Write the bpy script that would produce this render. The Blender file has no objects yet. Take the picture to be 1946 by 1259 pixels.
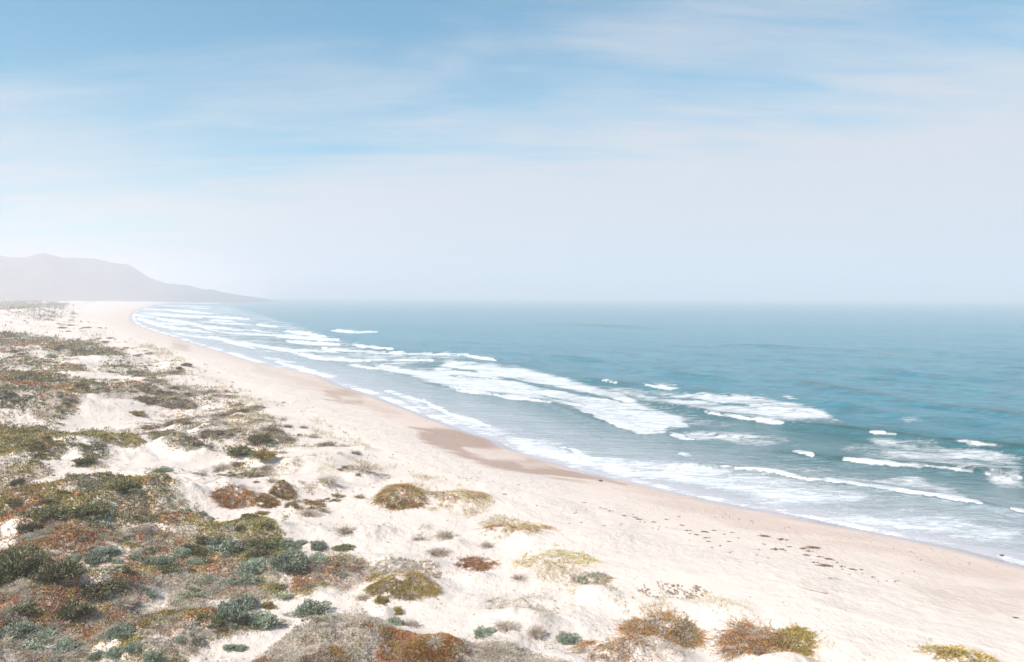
import bpy, math, random
import numpy as np
rng = np.random.default_rng(7); random.seed(7)
scene = bpy.context.scene
col = scene.collection
# ---------------------------------------------------------------- camera model (photograph 1946 x 1259)
W0, H0, F = 1946.0, 1259.0, 1527.0
CAMZ = 28.0
PITCH = math.atan(66.3 / F); ROLL = 0.0042
fw = np.array([0, math.cos(PITCH), -math.sin(PITCH)])
R0 = np.array([1.0, 0, 0]); U0 = np.array([0, math.sin(PITCH), math.cos(PITCH)])
rt = math.cos(ROLL) * R0 + math.sin(ROLL) * U0
up = -math.sin(ROLL) * R0 + math.cos(ROLL) * U0
def ray(px, py):
    a = (np.asarray(px, float) - W0 / 2) / F; b = (H0 / 2 - np.asarray(py, float)) / F
    return fw + a[..., None] * rt + b[..., None] * up
def P(px, py, z=0.0):                     # pixel -> world XY on the level z
    d = ray(px, py); dz = np.minimum(d[..., 2], -1e-4)
    t = (z - CAMZ) / dz
    return d[..., 0] * t, d[..., 1] * t
def proj(x, y, z):                        # world -> pixel
    v = np.stack([x, y, z - CAMZ], -1)
    c = v @ fw; c = np.where(np.abs(c) < 1e-3, 1e-3, c)
    px = W0 / 2 + F * (v @ rt) / c; py = H0 / 2 - F * (v @ up) / c
    bad = c < 1
    return np.where(bad, 1e5, px), np.where(bad, 1e5, py)
# ---------------------------------------------------------------- noise
def _h(ix, iy, s):
    n = (ix.astype(np.int64) * 374761393 + iy.astype(np.int64) * 668265263 + s * 974711) & 0xffffffff
    n = ((n ^ (n >> 13)) * 1274126177) & 0xffffffff
    return ((n ^ (n >> 16)) & 0xffff) / 65535.0
def vnoise(x, y, s=0):                    # value noise in -1..1
    ix = np.floor(x); iy = np.floor(y); fx = x - ix; fy = y - iy
    fx = fx * fx * fx * (fx * (fx * 6 - 15) + 10); fy = fy * fy * fy * (fy * (fy * 6 - 15) + 10)
    a = _h(ix, iy, s); b = _h(ix + 1, iy, s); c = _h(ix, iy + 1, s); d = _h(ix + 1, iy + 1, s)
    return 2 * ((a + (b - a) * fx) * (1 - fy) + (c + (d - c) * fx) * fy) - 1
def fbm(x, y, s=0, o=4, g=.5):
    r = 0; a = 1; t = 0
    for k in range(o):
        r = r + a * vnoise(x * 2 ** k + 17.3 * k, y * 2 ** k - 9.1 * k, s + k * 13); t += a; a *= g
    return r / t * 1.6
def sm(a, b, x):
    t = np.clip((x - a) / (b - a), 0, 1); return t * t * (3 - 2 * t)
# ---------------------------------------------------------------- geometry helpers on polylines
def chaikin(p, n=2):
    p = np.asarray(p, float)
    for _ in range(n):
        q = np.empty((2 * (len(p) - 1) + 2, 2)); q[0] = p[0]; q[-1] = p[-1]
        q[1:-1:2] = p[:-1] * .75 + p[1:] * .25; q[2:-1:2] = p[:-1] * .25 + p[1:] * .75
        p = q
    return p
def pdist(x, y, line, sgn=False, sy=1.0):
    best = np.full(x.shape, 1e18); side = np.zeros(x.shape)
    for (x0, y0), (x1, y1) in zip(line[:-1], line[1:]):
        y0 = y0 * sy; y1 = y1 * sy
        dx, dy = x1 - x0, y1 - y0; L = dx * dx + dy * dy + 1e-12
        t = np.clip(((x - x0) * dx + (y * sy - y0) * dy) / L, 0, 1)
        ex = x - (x0 + t * dx); ey = y * sy - (y0 + t * dy)
        d = ex * ex + ey * ey; m = d < best; best = np.where(m, d, best)
        if sgn: side = np.where(m, dx * (y * sy - y0) - dy * (x - x0), side)
    best = np.sqrt(best)
    return (best, side) if sgn else best
def inside(x, y, poly):
    c = np.zeros(x.shape, bool); n = len(poly)
    for i in range(n):
        x0, y0 = poly[i]; x1, y1 = poly[(i + 1) % n]
        if y0 == y1: continue
        m = ((y0 > y) != (y1 > y)) & (x < (x1 - x0) * (y - y0) / (y1 - y0) + x0)
        c ^= m
    return c
def sdpoly(x, y, poly, sy=1.0):           # positive inside
    pl = list(poly) + [poly[0]]
    d = pdist(x, y, pl, sy=sy)
    return np.where(inside(x, y, poly), d, -d)
# ---------------------------------------------------------------- shoreline and foot of the dunes
shore_px = [(1946,1077),(1880,1058),(1800,1038),(1700,1020),(1600,1000),(1500,978),(1400,962),(1300,940),(1200,915),(1130,903),(1080,888),(1040,876),(1000,864),(965,851),
 (945,838),(900,826),(850,806),(800,788),(750,768),(700,748),(650,735),(610,714),(560,704),(520,697),(470,685),(420,668),(370,655),(330,640),(300,632),(262,620),(250,608),(250,598),(262,587),(300,577)]
toe_px = [(1946,1256),(1850,1225),(1750,1205),(1650,1180),(1550,1150),(1450,1125),(1350,1100),(1240,1085),(1130,1070),(1080,1020),(1010,985),(940,945),(900,915),(830,890),(740,858),(690,835),(600,790),(540,760),(470,730),(420,705),(340,670),(240,640),(185,612),(165,592),(175,582),(225,574)]
def tw(l, z): return [tuple(map(float, P(np.array(a), np.array(b), z))) for a, b in l]
shore = [(2600, -2700), (600, -560), (170, -60)] + tw(shore_px, 0) + [(-1340, 3560), (-1180, 3950), (-2900, 9600)]
toe = [(2560, -2780), (560, -640), (130, -90)] + tw(toe_px, 4) + [(-1500, 3650), (-3000, 9600)]
shore = chaikin(shore, 2); toe = chaikin(toe, 2)
sea_poly = [tuple(p) for p in shore] + [(20000, 9600), (20000, -2700)]
seaward_of_toe = [tuple(p) for p in toe] + [(20000, 9600), (20000, -2780)]
# ---------------------------------------------------------------- dune mounds traced from the photo: px, foot py, width px, height px
mounds_px = [(767,950,125,36),(880,950,130,20),(975,1012,130,20),(1050,1066,150,12),(446,960,80,24),(536,944,50,22),(500,962,50,16),(575,966,70,12),(622,930,44,20),(690,904,72,18),
 (456,878,70,26),(500,886,64,24),(496,846,64,22),(530,838,34,12),(385,872,90,30),(340,862,100,32),(400,822,70,20),(640,1080,120,30),(767,1116,165,36),(729,1149,42,16),(830,1060,60,13),
 (990,1172,150,42),(827,1240,140,58),(1235,1232,210,56),(1468,1262,185,78),(1130,1112,90,24),(1277,1146,140,26),(180,1008,440,72),(300,990,190,50),(125,1062,190,52),(330,1022,150,34),(480,1036,200,44),
 (110,1186,270,80),(210,1140,170,46),(310,1250,250,82),(440,1216,170,46),(20,1112,150,60),(670,1250,260,58),(555,1084,110,24),(591,1182,90,18),(960,1215,120,24),(1080,1228,80,14),
 (170,890,340,40),(60,905,230,16),(90,792,260,30),(220,762,220,22),(40,680,200,20),(190,688,160,16),(60,604,170,14),(330,700,80,14),(412,768,40,14),(460,790,40,10),(700,1010,90,18),(600,1015,70,10),(905,1080,90,18),
 (1620,1225,150,16),(1380,1150,120,18),(1820,1262,160,26),(690,850,60,12),(860,1020,60,12),(560,900,120,10),(250,930,220,22),(720,1060,100,12)]
MM = []
for a, b, w, h in mounds_px:
    X, Y = P(np.array(float(a)), np.array(float(b)), 5.0); X = float(X); Y = float(Y)
    D = math.hypot(X, Y); rx = w / 2 * D / F * 1.25; hh = h * D / F * .62
    ry = min(rx * .85, max(rx * .45, 30)); n = np.array([X, Y]) / D
    MM.append((X + n[0] * ry * .75, Y + n[1] * ry * .75, rx, ry, hh, n[0], n[1]))
_c = math.cos(.75); _s = math.sin(.75)
def H(x, y, lod=0.0):
    x = np.asarray(x, float); y = np.asarray(y, float); lod = np.asarray(lod, float) + 0 * x
    ds = pdist(x, y, shore); dt = pdist(x, y, toe)
    sea = inside(x, y, sea_poly); bch = inside(x, y, seaward_of_toe)
    wob = 1.2 * vnoise(x / 19, y / 19, 5) + .5 * vnoise(x / 6, y / 6, 6)
    t = ds / (ds + dt + .01)
    zb = 4.0 * (1 - (1 - np.clip(t, 0, 1)) ** 1.35) + .10 * fbm(x / 5, y / 5, 3, 3) * sm(.35, .8, t) + .03 * fbm(x / 1.1, y / 1.1, 31, 2) * sm(.4, .8, t)
    zb = np.minimum(zb, .05 * np.clip(ds + wob * .0, 0, None) + 0 * t + 4 * t) + .02
    zs = -.045 * np.minimum(ds, 60)
    rk = sm(0, 14, dt); rk2 = sm(5, 70, dt)
    wx_ = 2.2 * vnoise(x / 9, y / 9, 7); wy_ = 2.2 * vnoise(x / 9 + 50, y / 9, 8); u = ((x + wx_) * _c + (y + wy_) * _s); v = (-(x + wx_) * _s + (y + wy_) * _c)
    def oc(wl, amp, s, ridge=False):
        n = vnoise(u / wl, v / (wl * .7), s)
        if ridge: n = 1 - 2 * np.abs(n)
        return amp * n * sm(1.5, 4.0, wl / np.maximum(lod, 1e-3))
    z = 4.0 + rk2 * 1.3 + rk * (oc(46, .9, 11) + oc(21, .9, 12) + oc(11.5, .40, 14, True) * (.4 + .6 * rk2) + oc(7.1, .34, 19) + oc(4.3, .17, 15) + oc(2.3, .10, 16) + oc(1.0, .045, 17) + oc(.5, .02, 18))
    mid_ = sm(75, 170, np.hypot(x, y)) * rk2; z = z + mid_ * (oc(17, .75, 24, True) + oc(8.5, .35, 25, True)); far = sm(150, 900, np.hypot(x, y)) * rk2
    z = z + far * (oc(90, 1.6, 21) + oc(38, 1.6, 22, True) + oc(260, 2.5, 23))
    z = z + rk * .25
    dd = np.hypot(x, y)
    for X, Y, rx, ry, hh, nx, ny in MM:
        R = max(rx, ry) * 1.3
        m = (np.abs(x - X) < R) & (np.abs(y - Y) < R)
        if not m.any(): continue
        xx = x[m] - X; yy = y[m] - Y
        a = (xx * ny - yy * nx) / rx; b = (xx * nx + yy * ny) / ry
        r = np.sqrt(a * a + b * b) * (1 + .16 * vnoise(x[m] / (rx * .6), y[m] / (rx * .6), 41))
        z[m] += hh * np.where(r < 1.15, (.5 + .5 * np.cos(np.pi * np.clip(r / 1.15, 0, 1))), 0) * (1 + .22 * vnoise(x[m] / 1.9, y[m] / 1.9, 43) + .12 * vnoise(x[m] / .8, y[m] / .8, 44))
    z = np.where(bch, zb, z)
    z = np.where(sea, zs, z)
    return z, ds, dt, sea, bch
def hit(px, py):                          # first point of the ground along the rays of these pixels
    px = np.atleast_1d(np.asarray(px, float)); py = np.atleast_1d(np.asarray(py, float))
    d = ray(px, py)
    zz = np.linspace(10.5, 0.0, 180)
    t = (zz[None] - CAMZ) / np.minimum(d[:, 2], -1e-4)[:, None]
    X = d[:, 0][:, None] * t; Y = d[:, 1][:, None] * t
    h = H(X.ravel(), Y.ravel(), .3)[0].reshape(X.shape)
    below = h > zz[None]; k = np.argmax(below, 1); k = np.where(below.any(1), k, 179); i = np.arange(len(px))
    k0 = np.maximum(k - 1, 0); a = zz[k0] - h[i, k0]; b = h[i, k] - zz[k]; w = np.clip(a / (a + b + 1e-6), 0, 1)
    x = X[i, k0] * (1 - w) + X[i, k] * w; y = Y[i, k0] * (1 - w) + Y[i, k] * w
    return x, y, H(x, y, .3)[0]
# ---------------------------------------------------------------- object helpers
def link(o, parent=None):
    col.objects.link(o)
    if parent is not None: o.parent = parent
    return o
def tag(o, label=None, cat=None, group=None, kind=None):
    if label: o['label'] = label
    if cat: o['category'] = cat
    if group: o['group'] = group
    if kind: o['kind'] = kind
    return o
def np_mesh(name, V, Fc, smooth=False, colr=None, attrs=None):
    """V n*3, Fc m*k (k = 3 or 4)"""
    me = bpy.data.meshes.new(name); V = np.ascontiguousarray(V, dtype=np.float32); Fc = np.ascontiguousarray(Fc, dtype=np.int32)
    k = Fc.shape[1]
    me.vertices.add(len(V)); me.vertices.foreach_set('co', V.ravel())
    me.loops.add(Fc.size); me.loops.foreach_set('vertex_index', Fc.ravel())
    me.polygons.add(len(Fc)); me.polygons.foreach_set('loop_start', np.arange(0, Fc.size, k, dtype=np.int32))
    me.polygons.foreach_set('use_smooth', np.full(len(Fc), bool(smooth)))
    me.update(calc_edges=True)
    if colr is not None:
        a = me.color_attributes.new('tint', 'FLOAT_COLOR', 'POINT')
        c = np.ones((len(V), 4), np.float32); c[:, :3] = colr; a.data.foreach_set('color', c.ravel())
    for n, d in (attrs or {}).items():
        a = me.attributes.new(n, 'FLOAT', 'POINT'); a.data.foreach_set('value', np.ascontiguousarray(d, dtype=np.float32))
    return me
def polar_mesh(name, rr, az, fn, keep_fn, smooth=True):
    """a sheet of the world's ground: rings rr, bearings az (finer nearby and ahead)"""
    A, Rr = np.meshgrid(az, rr); x = Rr * np.sin(A); y = Rr * np.cos(A)
    lod = np.gradient(rr)[:, None] + 0 * A
    xs, ys = x.ravel(), y.ravel(); z, attrs = fn(xs, ys, lod.ravel())
    n, m = x.shape; idx = np.arange(n * m).reshape(n, m)
    q = np.stack([idx[:-1, :-1], idx[:-1, 1:], idx[1:, 1:], idx[1:, :-1]], -1).reshape(-1, 4)[:, ::-1]
    kp = keep_fn(xs, ys, attrs)
    q = q[kp[q].any(1)]
    used = np.unique(q); mp = np.zeros(n * m, np.int64); mp[used] = np.arange(len(used))
    V = np.stack([xs, ys, z], -1)[used]
    at = {k: v[used] for k, v in attrs.items() if not k.startswith('_')}
    return np_mesh(name, V, mp[q], smooth, None, at)
# ---------------------------------------------------------------- node helpers
def mat(name):
    m = bpy.data.materials.new(name); m.use_nodes = True; nt = m.node_tree
    b = nt.nodes['Principled BSDF']; return m, nt, b
def N(nt, t, **kw):
    n = nt.nodes.new(t)
    for k, v in kw.items():
        if k.startswith('i_'): n.inputs[k[2:].replace('_', ' ')].default_value = v
        else: setattr(n, k, v)
    return n
def noise(nt, vec, scale, detail=4, rough=.55, dist=0.0):
    n = N(nt, 'ShaderNodeTexNoise'); n.inputs['Scale'].default_value = scale; n.inputs['Detail'].default_value = detail
    n.inputs['Roughness'].default_value = rough; n.inputs['Distortion'].default_value = dist
    if vec is not None: nt.links.new(vec, n.inputs['Vector'])
    return n.outputs['Fac']
def M(nt, op, a, b=None, c=None, clamp=False):
    n = nt.nodes.new('ShaderNodeMath'); n.operation = op; n.use_clamp = clamp
    for i, v in enumerate((a, b, c)):
        if v is None: continue
        if isinstance(v, (int, float)): n.inputs[i].default_value = v
        else: nt.links.new(v, n.inputs[i])
    return n.outputs[0]
def mapr(nt, v, a, b, c=0.0, d=1.0, smooth=True):
    n = nt.nodes.new('ShaderNodeMapRange'); n.interpolation_type = 'SMOOTHSTEP' if smooth else 'LINEAR'
    nt.links.new(v, n.inputs[0])
    for i, q in enumerate((a, b, c, d)): n.inputs[i + 1].default_value = q
    return n.outputs[0]
def mix(nt, f, a, b, typ='MIX'):
    n = nt.nodes.new('ShaderNodeMix'); n.data_type = 'RGBA'; n.blend_type = typ
    for s, v in ((n.inputs[0], f), (n.inputs[6], a), (n.inputs[7], b)):
        if isinstance(v, (int, float)): s.default_value = v
        elif isinstance(v, tuple): s.default_value = (*v, 1)
        else: nt.links.new(v, s)
    return n.outputs[2]
def attr(nt, name):
    n = nt.nodes.new('ShaderNodeAttribute'); n.attribute_name = name; return n
def mapping(nt, vec, scale=(1, 1, 1), rot=(0, 0, 0), loc=(0, 0, 0)):
    n = nt.nodes.new('ShaderNodeMapping'); nt.links.new(vec, n.inputs[0])
    n.inputs['Scale'].default_value = scale; n.inputs['Rotation'].default_value = rot; n.inputs['Location'].default_value = loc
    return n.outputs[0]
def geo(nt): return nt.nodes.new('ShaderNodeNewGeometry').outputs['Position']
# ================================================================ vegetation map (nominal pixels of the level z = 5)
T = ('orange', 'olive', 'grey', 'dark', 'teal', 'straw')
zones = [  # polygon, edge softness px, cover, weights
 ([(0,574),(60,572),(130,580),(122,588),(60,590),(0,588)], 4, .75, (0,.1,.3,.7,.1,0)),
 ([(-300,586),(50,588),(120,603),(95,610),(40,606),(-300,603)], 4, .55, (.1,.1,.3,.6,.2,0)),
 ([(-300,636),(60,640),(130,645),(180,650),(215,660),(240,670),(225,682),(170,688),(120,680),(60,680),(-300,680)], 7, .95, (.56,.22,.42,.55,.1,0)),
 ([(150,650),(260,690),(340,700),(355,716),(300,720),(200,705)], 14, .62, (.1,.25,.3,.6,.1,.2)),
 ([(-300,688),(90,692),(170,700),(160,712),(80,708),(-300,708)], 8, .72, (.42,.3,.3,.5,.1,0)),
 ([(-300,712),(60,715),(150,722),(210,735),(290,742),(340,755),(330,764),(250,762),(170,764),(150,780),(100,792),(-300,790)], 7, .95, (.52,.42,.38,.5,.05,0)),
 ([(-300,795),(70,800),(130,808),(210,815),(262,830),(270,855),(190,862),(150,862),(110,886),(-300,888)], 7, .97, (.46,.6,.2,.4,.05,0)),
 ([(270,822),(330,812),(350,825),(385,840),(415,866),(360,866),(300,850)], 8, .75, (.3,.5,.2,.45,.15,0)),
 ([(130,868),(200,862),(230,880),(170,888)], 6, .8, (0,.2,.2,.7,.3,0)),
 ([(-300,900),(60,898),(110,905),(60,915),(55,935),(-300,932)], 7, .8, (.35,.4,.4,.35,0,0)),
 ([(-300,935),(60,930),(150,925),(230,930),(270,920),(300,930),(345,965),(392,985),(385,1010),(330,1014),(270,1002),(200,1006),(-300,1004)], 8, .98, (.52,.55,.3,.34,.06,0)),
 ([(-300,1000),(200,1000),(330,1012),(400,988),(500,992),(560,1026),(640,1046),(650,1070),(610,1092),(590,1112),(520,1115),(500,1125),(545,1170),(500,1200),(400,1222),(340,1259),(300,1500),(-300,1500)], 10, .78, (.46,.40,.52,.26,.24,.08)),
 ([(420,1300),(500,1225),(560,1190),(640,1165),(740,1170),(800,1180),(850,1190),(940,1195),(1060,1210),(1110,1228),(1120,1259),(1150,1500),(300,1500)], 10, .92, (.36,.15,.66,.14,.2,0)),
 ([(600,1040),(650,1028),(700,1050),(722,1078),(650,1096),(600,1080)], 9, .66, (.5,.25,.45,.2,.05,0)),
 ([(700,1085),(760,1072),(835,1085),(825,1112),(800,1122),(700,1105)], 6, .0, (1,0,0,0,0,0)),
 ([(330,780),(400,795),(450,850),(410,850),(330,800)], 16, .5, (.25,.4,.4,.4,0,.1)),
 ([(260,700),(400,715),(470,760),(560,830),(500,870),(400,800),(300,770)], 25, .40, (.28,.35,.5,.38,0,.35)),
 ([(1130,1215),(1200,1170),(1320,1180),(1330,1225),(1200,1300),(1120,1300)], 22, .34, (.5,.1,.6,.0,0,.3)),
 ([(20,1006),(100,1000),(190,1012),(240,1040),(200,1058),(60,1050)], 10, .97, (.85,.3,.1,.3,0,0)),
 ([(-300,1050),(60,1056),(130,1090),(90,1130),(-300,1130)], 10, .97, (.3,.1,.1,.8,0,0)),
 ([(-300,1130),(60,1130),(150,1120),(150,1180),(60,1195),(-300,1190)], 10, .97, (.75,.25,.35,.3,0,0)),
 ([(230,1160),(330,1140),(410,1160),(430,1210),(330,1250),(240,1215)], 12, .98, (.55,.45,.5,.1,0,0)),
 ([(740,1185),(800,1180),(860,1200),(850,1259),(800,1280),(700,1280)], 10, .98, (1.1,.2,.3,0,0,0)),
 ([(400,990),(510,995),(560,1030),(540,1050),(460,1060),(400,1030)], 8, .97, (.35,.75,.3,.2,0,0)),
]
holes = [([(320,1259),(400,1222),(510,1190),(560,1178),(640,1148),(720,1130),(640,1166),(560,1194),(520,1212),(480,1245),(455,1300),(430,1500),(300,1500)], 6, 1),
 ([(330,1125),(480,1117),(600,1118),(620,1132),(560,1140),(500,1150),(400,1138)], 8, .85), ([(60,1215),(110,1202),(190,1208),(110,1235)], 8, .7), ([(180,1218),(235,1218),(230,1240),(150,1240)], 8, .7),
 ([(215,1045),(255,1058),(180,1092),(110,1075),(150,1060)], 8, .7), ([(290,1100),(330,1110),(320,1150),(290,1150)], 8, .7), ([(80,845),(180,845),(180,870),(110,870)], 8, .6), ([(130,930),(185,925),(185,950),(130,950)], 7, .7),
 ([(190,1030),(250,1030),(255,1055),(200,1050)], 7, .8), ([(0,1000),(35,1000),(28,1035),(0,1040)], 7, .8), ([(330,965),(400,990),(370,1020),(310,1000)], 8, .25), ([(525,1090),(545,1060),(560,1090),(540,1120)], 6, .7), ([(60,915),(110,908),(160,925),(60,930)], 7, .7)]
grass = [([(250,648),(330,662),(362,690),(300,682)], 8, .5), ([(540,745),(600,780),(690,825),(720,862),(640,850),(590,800)], 14, .30), ([(640,866),(700,864),(765,874),(700,880)], 5, .7), ([(780,880),(860,900),(935,938),(900,962),(820,950),(820,905)], 12, .5),
 ([(910,955),(985,970),(960,985),(910,975)], 8, .5), ([(1000,992),(1095,1015),(1050,1028),(930,1005)], 10, .5), ([(960,1045),(1060,1050),(1135,1070),(1100,1085),(980,1062)], 10, .5), ([(1080,1088),(1160,1085),(1150,1115),(1090,1115)], 10, .4),
 ([(1210,1092),(1300,1085),(1420,1120),(1500,1150),(1570,1178),(1650,1215),(1600,1228),(1450,1166),(1300,1122)], 14, .34), ([(1560,1190),(1700,1215),(1700,1245),(1560,1230)], 16, .22), ([(1760,1225),(1830,1222),(1885,1245),(1800,1252)], 7, .6), ([(1170,1110),(1270,1100),(1340,1130),(1300,1150),(1180,1150)], 14, .3),
 ([(730,925),(760,905),(870,915),(900,960),(760,965)], 10, .25), ([(1520,1190),(1580,1185),(1620,1240),(1540,1250)], 12, .3), ([(400,700),(450,735),(420,745),(380,710)], 12, .3), ([(1400,1180),(1460,1170),(1530,1190),(1500,1230)], 14, .2), ([(600,855),(560,850),(620,900),(700,910)], 16, .12)]
def vegmap(x, y):
    """cover 0..1 and per-kind weights at world x, y"""
    px, py = proj(x, y, np.full(x.shape, 5.2))
    D = np.hypot(x, y); q = np.sqrt(np.clip(D / 60, 1, 12))
    nz = fbm(x / (3.2 * q), y / (3.2 * q), 51, 4)
    cover = np.full(x.shape, 0.0); Wt = np.zeros((len(T),) + x.shape); Wt[2] = .4; Wt[1] = .2; Wt[3] = .25; Wt[5] = .3
    for poly, soft, cv, w in zones:
        bx = [p[0] for p in poly]; by = [p[1] for p in poly]
        m = (px > min(bx) - 60) & (px < max(bx) + 60) & (py > min(by) - 45) & (py < max(by) + 45)
        if not m.any(): continue
        sd = sdpoly(px[m], py[m], poly, 1.6)
        c = cv * sm(-.5, .6, sd / (soft * 2.2) + .5 * nz[m])
        c *= sm(-.75 - .6 * cv, .05 - .8 * (cv - .5), nz[m] + .25)
        old = cover[m]; cover[m] = np.maximum(old, c)
        f = np.clip(c / max(cv, .05), 0, 1)
        for k in range(len(T)):
            v = Wt[k][m]; Wt[k][m] = v + (w[k] - v) * f
    for poly, soft, cv in holes:
        m = (px > min(p[0] for p in poly) - 50) & (px < max(p[0] for p in poly) + 50) & (py > min(p[1] for p in poly) - 40) & (py < max(p[1] for p in poly) + 40)
        if not m.any(): continue
        sd = sdpoly(px[m], py[m], poly, 1.5)
        cover[m] *= 1 - cv * sm(-.4, .6, sd / (soft * 1.6) + .35 * nz[m])
    return px, py, cover, Wt, nz, q
# ================================================================ terrain
def graded(r0, r1, hgt, pxs, cap):
    r = [r0]
    while r[-1] < r1:
        R = r[-1]; r.append(R + min(max(pxs * R * R / (F * hgt), .12), cap * R))
    return np.array(r)
def bearings(lo, hi, step):
    a = np.arange(math.radians(lo), math.radians(hi), math.radians(step))
    l = np.radians(np.linspace(-180, lo, 40, endpoint=False)); r = np.radians(np.linspace(hi, 180, 40))
    return np.concatenate([l, a, r])
damp_px = [([(780,815),(830,812),(900,815),(935,832),(965,850),(960,862),(1000,868),(1050,880),(1085,893),(1140,905),(1190,922),(1160,918),(1060,908),(960,896),(900,880),(840,855),(800,838)], 6, 1.0),
           ([(612,738),(660,738),(700,752),(690,770),(650,768),(615,755)], 6, .8), ([(1150,905),(1300,940),(1500,985),(1700,1030),(1946,1090),(1946,1130),(1700,1065),(1500,1020),(1300,975)], 14, .25),
           ([(480,690),(620,722),(760,785),(740,790),(600,745),(480,705)], 8, .3), ([(330,650),(360,655),(355,668),(325,662)], 5, .6), ([(1700,1110),(1946,1130),(1946,1180),(1800,1150)], 20, .22)]
dry_px = [([(880,850),(960,850),(1000,868),(1010,880),(930,876),(890,862)], 5, .9), ([(960,872),(1060,880),(1075,890),(1000,890)], 4, .6), ([(640,752),(700,752),(700,762),(650,762)], 4, .7)]
def land_fn(x, y, lod):
    z, ds, dt, sea, bch = H(x, y, lod)
    px, py, cover, Wt, nz, q = vegmap(x, y)
    cover = np.where(bch, 0, cover)
    bx, by = proj(x, y, np.clip(z, 0, 4))
    wet = np.where(bch, np.clip(1 - (ds - .4 - 1.0 * vnoise(x / 7, y / 7, 61)) / 3.6, 0, 1), 0.0); wet = np.where(sea, 1, wet)
    damp = np.zeros(x.shape)
    n2 = fbm(x / 9, y / 3, 62, 4)
    near = bch & (np.hypot(x, y) < 1500)
    for poly, soft, a in damp_px:
        damp[near] = np.maximum(damp[near], a * sm(-.5, .7, sdpoly(bx[near], by[near], poly, 1.5) / (soft * 2.2) + .75 * n2[near]))
    for poly, soft, a in dry_px:
        damp[near] *= 1 - a * sm(-.6, .9, sdpoly(bx[near], by[near], poly, 1.5) / (soft * 1.8) + .8 * n2[near])
    return z, {'litter': cover, 'wet': wet, 'damp': damp, 'pink': np.where(bch, sm(1.0, .0, ds / (ds + dt + .1) * 1.25), 0), 'beach': np.where(bch & ~sea, ds / (ds + dt + .1), 0), '_ds': ds, '_sea': sea}
rr = np.concatenate([[1.5, 6, 12, 20, 28], graded(36, 8000, 24, 1.6, .0065), [8500, 9000]])
az = bearings(-42, 36, .085)
me = polar_mesh('ground', rr, az, land_fn, lambda x, y, a: ~(a['_sea'] & (a['_ds'] > 55)) & (np.hypot(x, y) < 9050))
ground = link(bpy.data.objects.new('ground', me)); tag(ground, kind='structure')
m, nt, b = mat('sand'); P3 = geo(nt)
n1 = noise(nt, P3, .35, 6); n2 = noise(nt, mapping(nt, P3, (1.6, .8, 1), (0, 0, .6)), .08, 5); n3 = noise(nt, P3, 6.0, 4, .7)
sand = mix(nt, n2, (.66, .555, .485), (.72, .62, .55)); sand = mix(nt, M(nt, 'MULTIPLY', mapr(nt, n1, .35, .75), .5), sand, (.62, .52, .46))
sand = mix(nt, M(nt, 'MULTIPLY', mapr(nt, n3, .56, .76), .5), sand, (.45, .36, .30))
sand = mix(nt, M(nt, 'MULTIPLY', attr(nt, 'pink').outputs['Fac'], .75), sand, (.66, .50, .41))
sand = mix(nt, M(nt, 'MULTIPLY', attr(nt, 'damp').outputs['Fac'], .85), sand, (.38, .25, .19))
bt = attr(nt, 'beach').outputs['Fac']; wb = M(nt, 'MULTIPLY', M(nt, 'SUBTRACT', noise(nt, P3, .06, 5), .5), .30); n5 = noise(nt, P3, 1.1, 6, .75)
for c_, w_, k_ in ((.34, .012, .30), (.50, .016, .45), (.63, .02, .40)):
    ln_ = mapr(nt, M(nt, 'ABSOLUTE', M(nt, 'SUBTRACT', M(nt, 'ADD', bt, wb), c_)), 0.0, w_, 1, 0)
    sand = mix(nt, M(nt, 'MULTIPLY', M(nt, 'MULTIPLY', ln_, mapr(nt, n5, .46, .66)), k_), sand, (.42, .31, .23))
sand = mix(nt, M(nt, 'MULTIPLY', mapr(nt, bt, .45, .75), M(nt, 'MULTIPLY', mapr(nt, noise(nt, mapping(nt, P3, (1, .5, 1), (0, 0, .7)), .9, 7, .75), .45, .68), .45)), sand, (.53, .43, .36))
sand = mix(nt, attr(nt, 'wet').outputs['Fac'], sand, (.38, .31, .325))  # wet sand, with the lavender of reflected sky mixed into its colour
nl = noise(nt, P3, 1.6, 5, .65)
lit = M(nt, 'MULTIPLY', mapr(nt, M(nt, 'ADD', attr(nt, 'litter').outputs['Fac'], M(nt, 'MULTIPLY', M(nt, 'SUBTRACT', nl, .5), 1.4)), .35, .9), .8)
sand = mix(nt, lit, sand, (.46, .38, .30))
nt.links.new(sand, b.inputs['Base Color'])
nt.links.new(mapr(nt, attr(nt, 'wet').outputs['Fac'], 0, .7, .9, .12), b.inputs['Roughness'])
b.inputs['Specular IOR Level'].default_value = .3
bp = N(nt, 'ShaderNodeBump'); bp.inputs['Strength'].default_value = .9; bp.inputs['Distance'].default_value = .16
hb = M(nt, 'ADD', M(nt, 'MULTIPLY', noise(nt, P3, 1.4, 6, .6), 1.3), M(nt, 'MULTIPLY', noise(nt, mapping(nt, P3, (1, .35, 1), (0, 0, .5)), 5, 3), .35))
hb = M(nt, 'MULTIPLY', hb, mapr(nt, noise(nt, P3, .09, 4), .35, .65, .35, 1.35))
nt.links.new(M(nt, 'MULTIPLY', hb, mapr(nt, attr(nt, 'wet').outputs['Fac'], 0, .6, 1, .05)), bp.inputs['Height']); nt.links.new(bp.outputs[0], b.inputs['Normal'])
me.materials.append(m)
print('ground', len(me.vertices))
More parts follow.
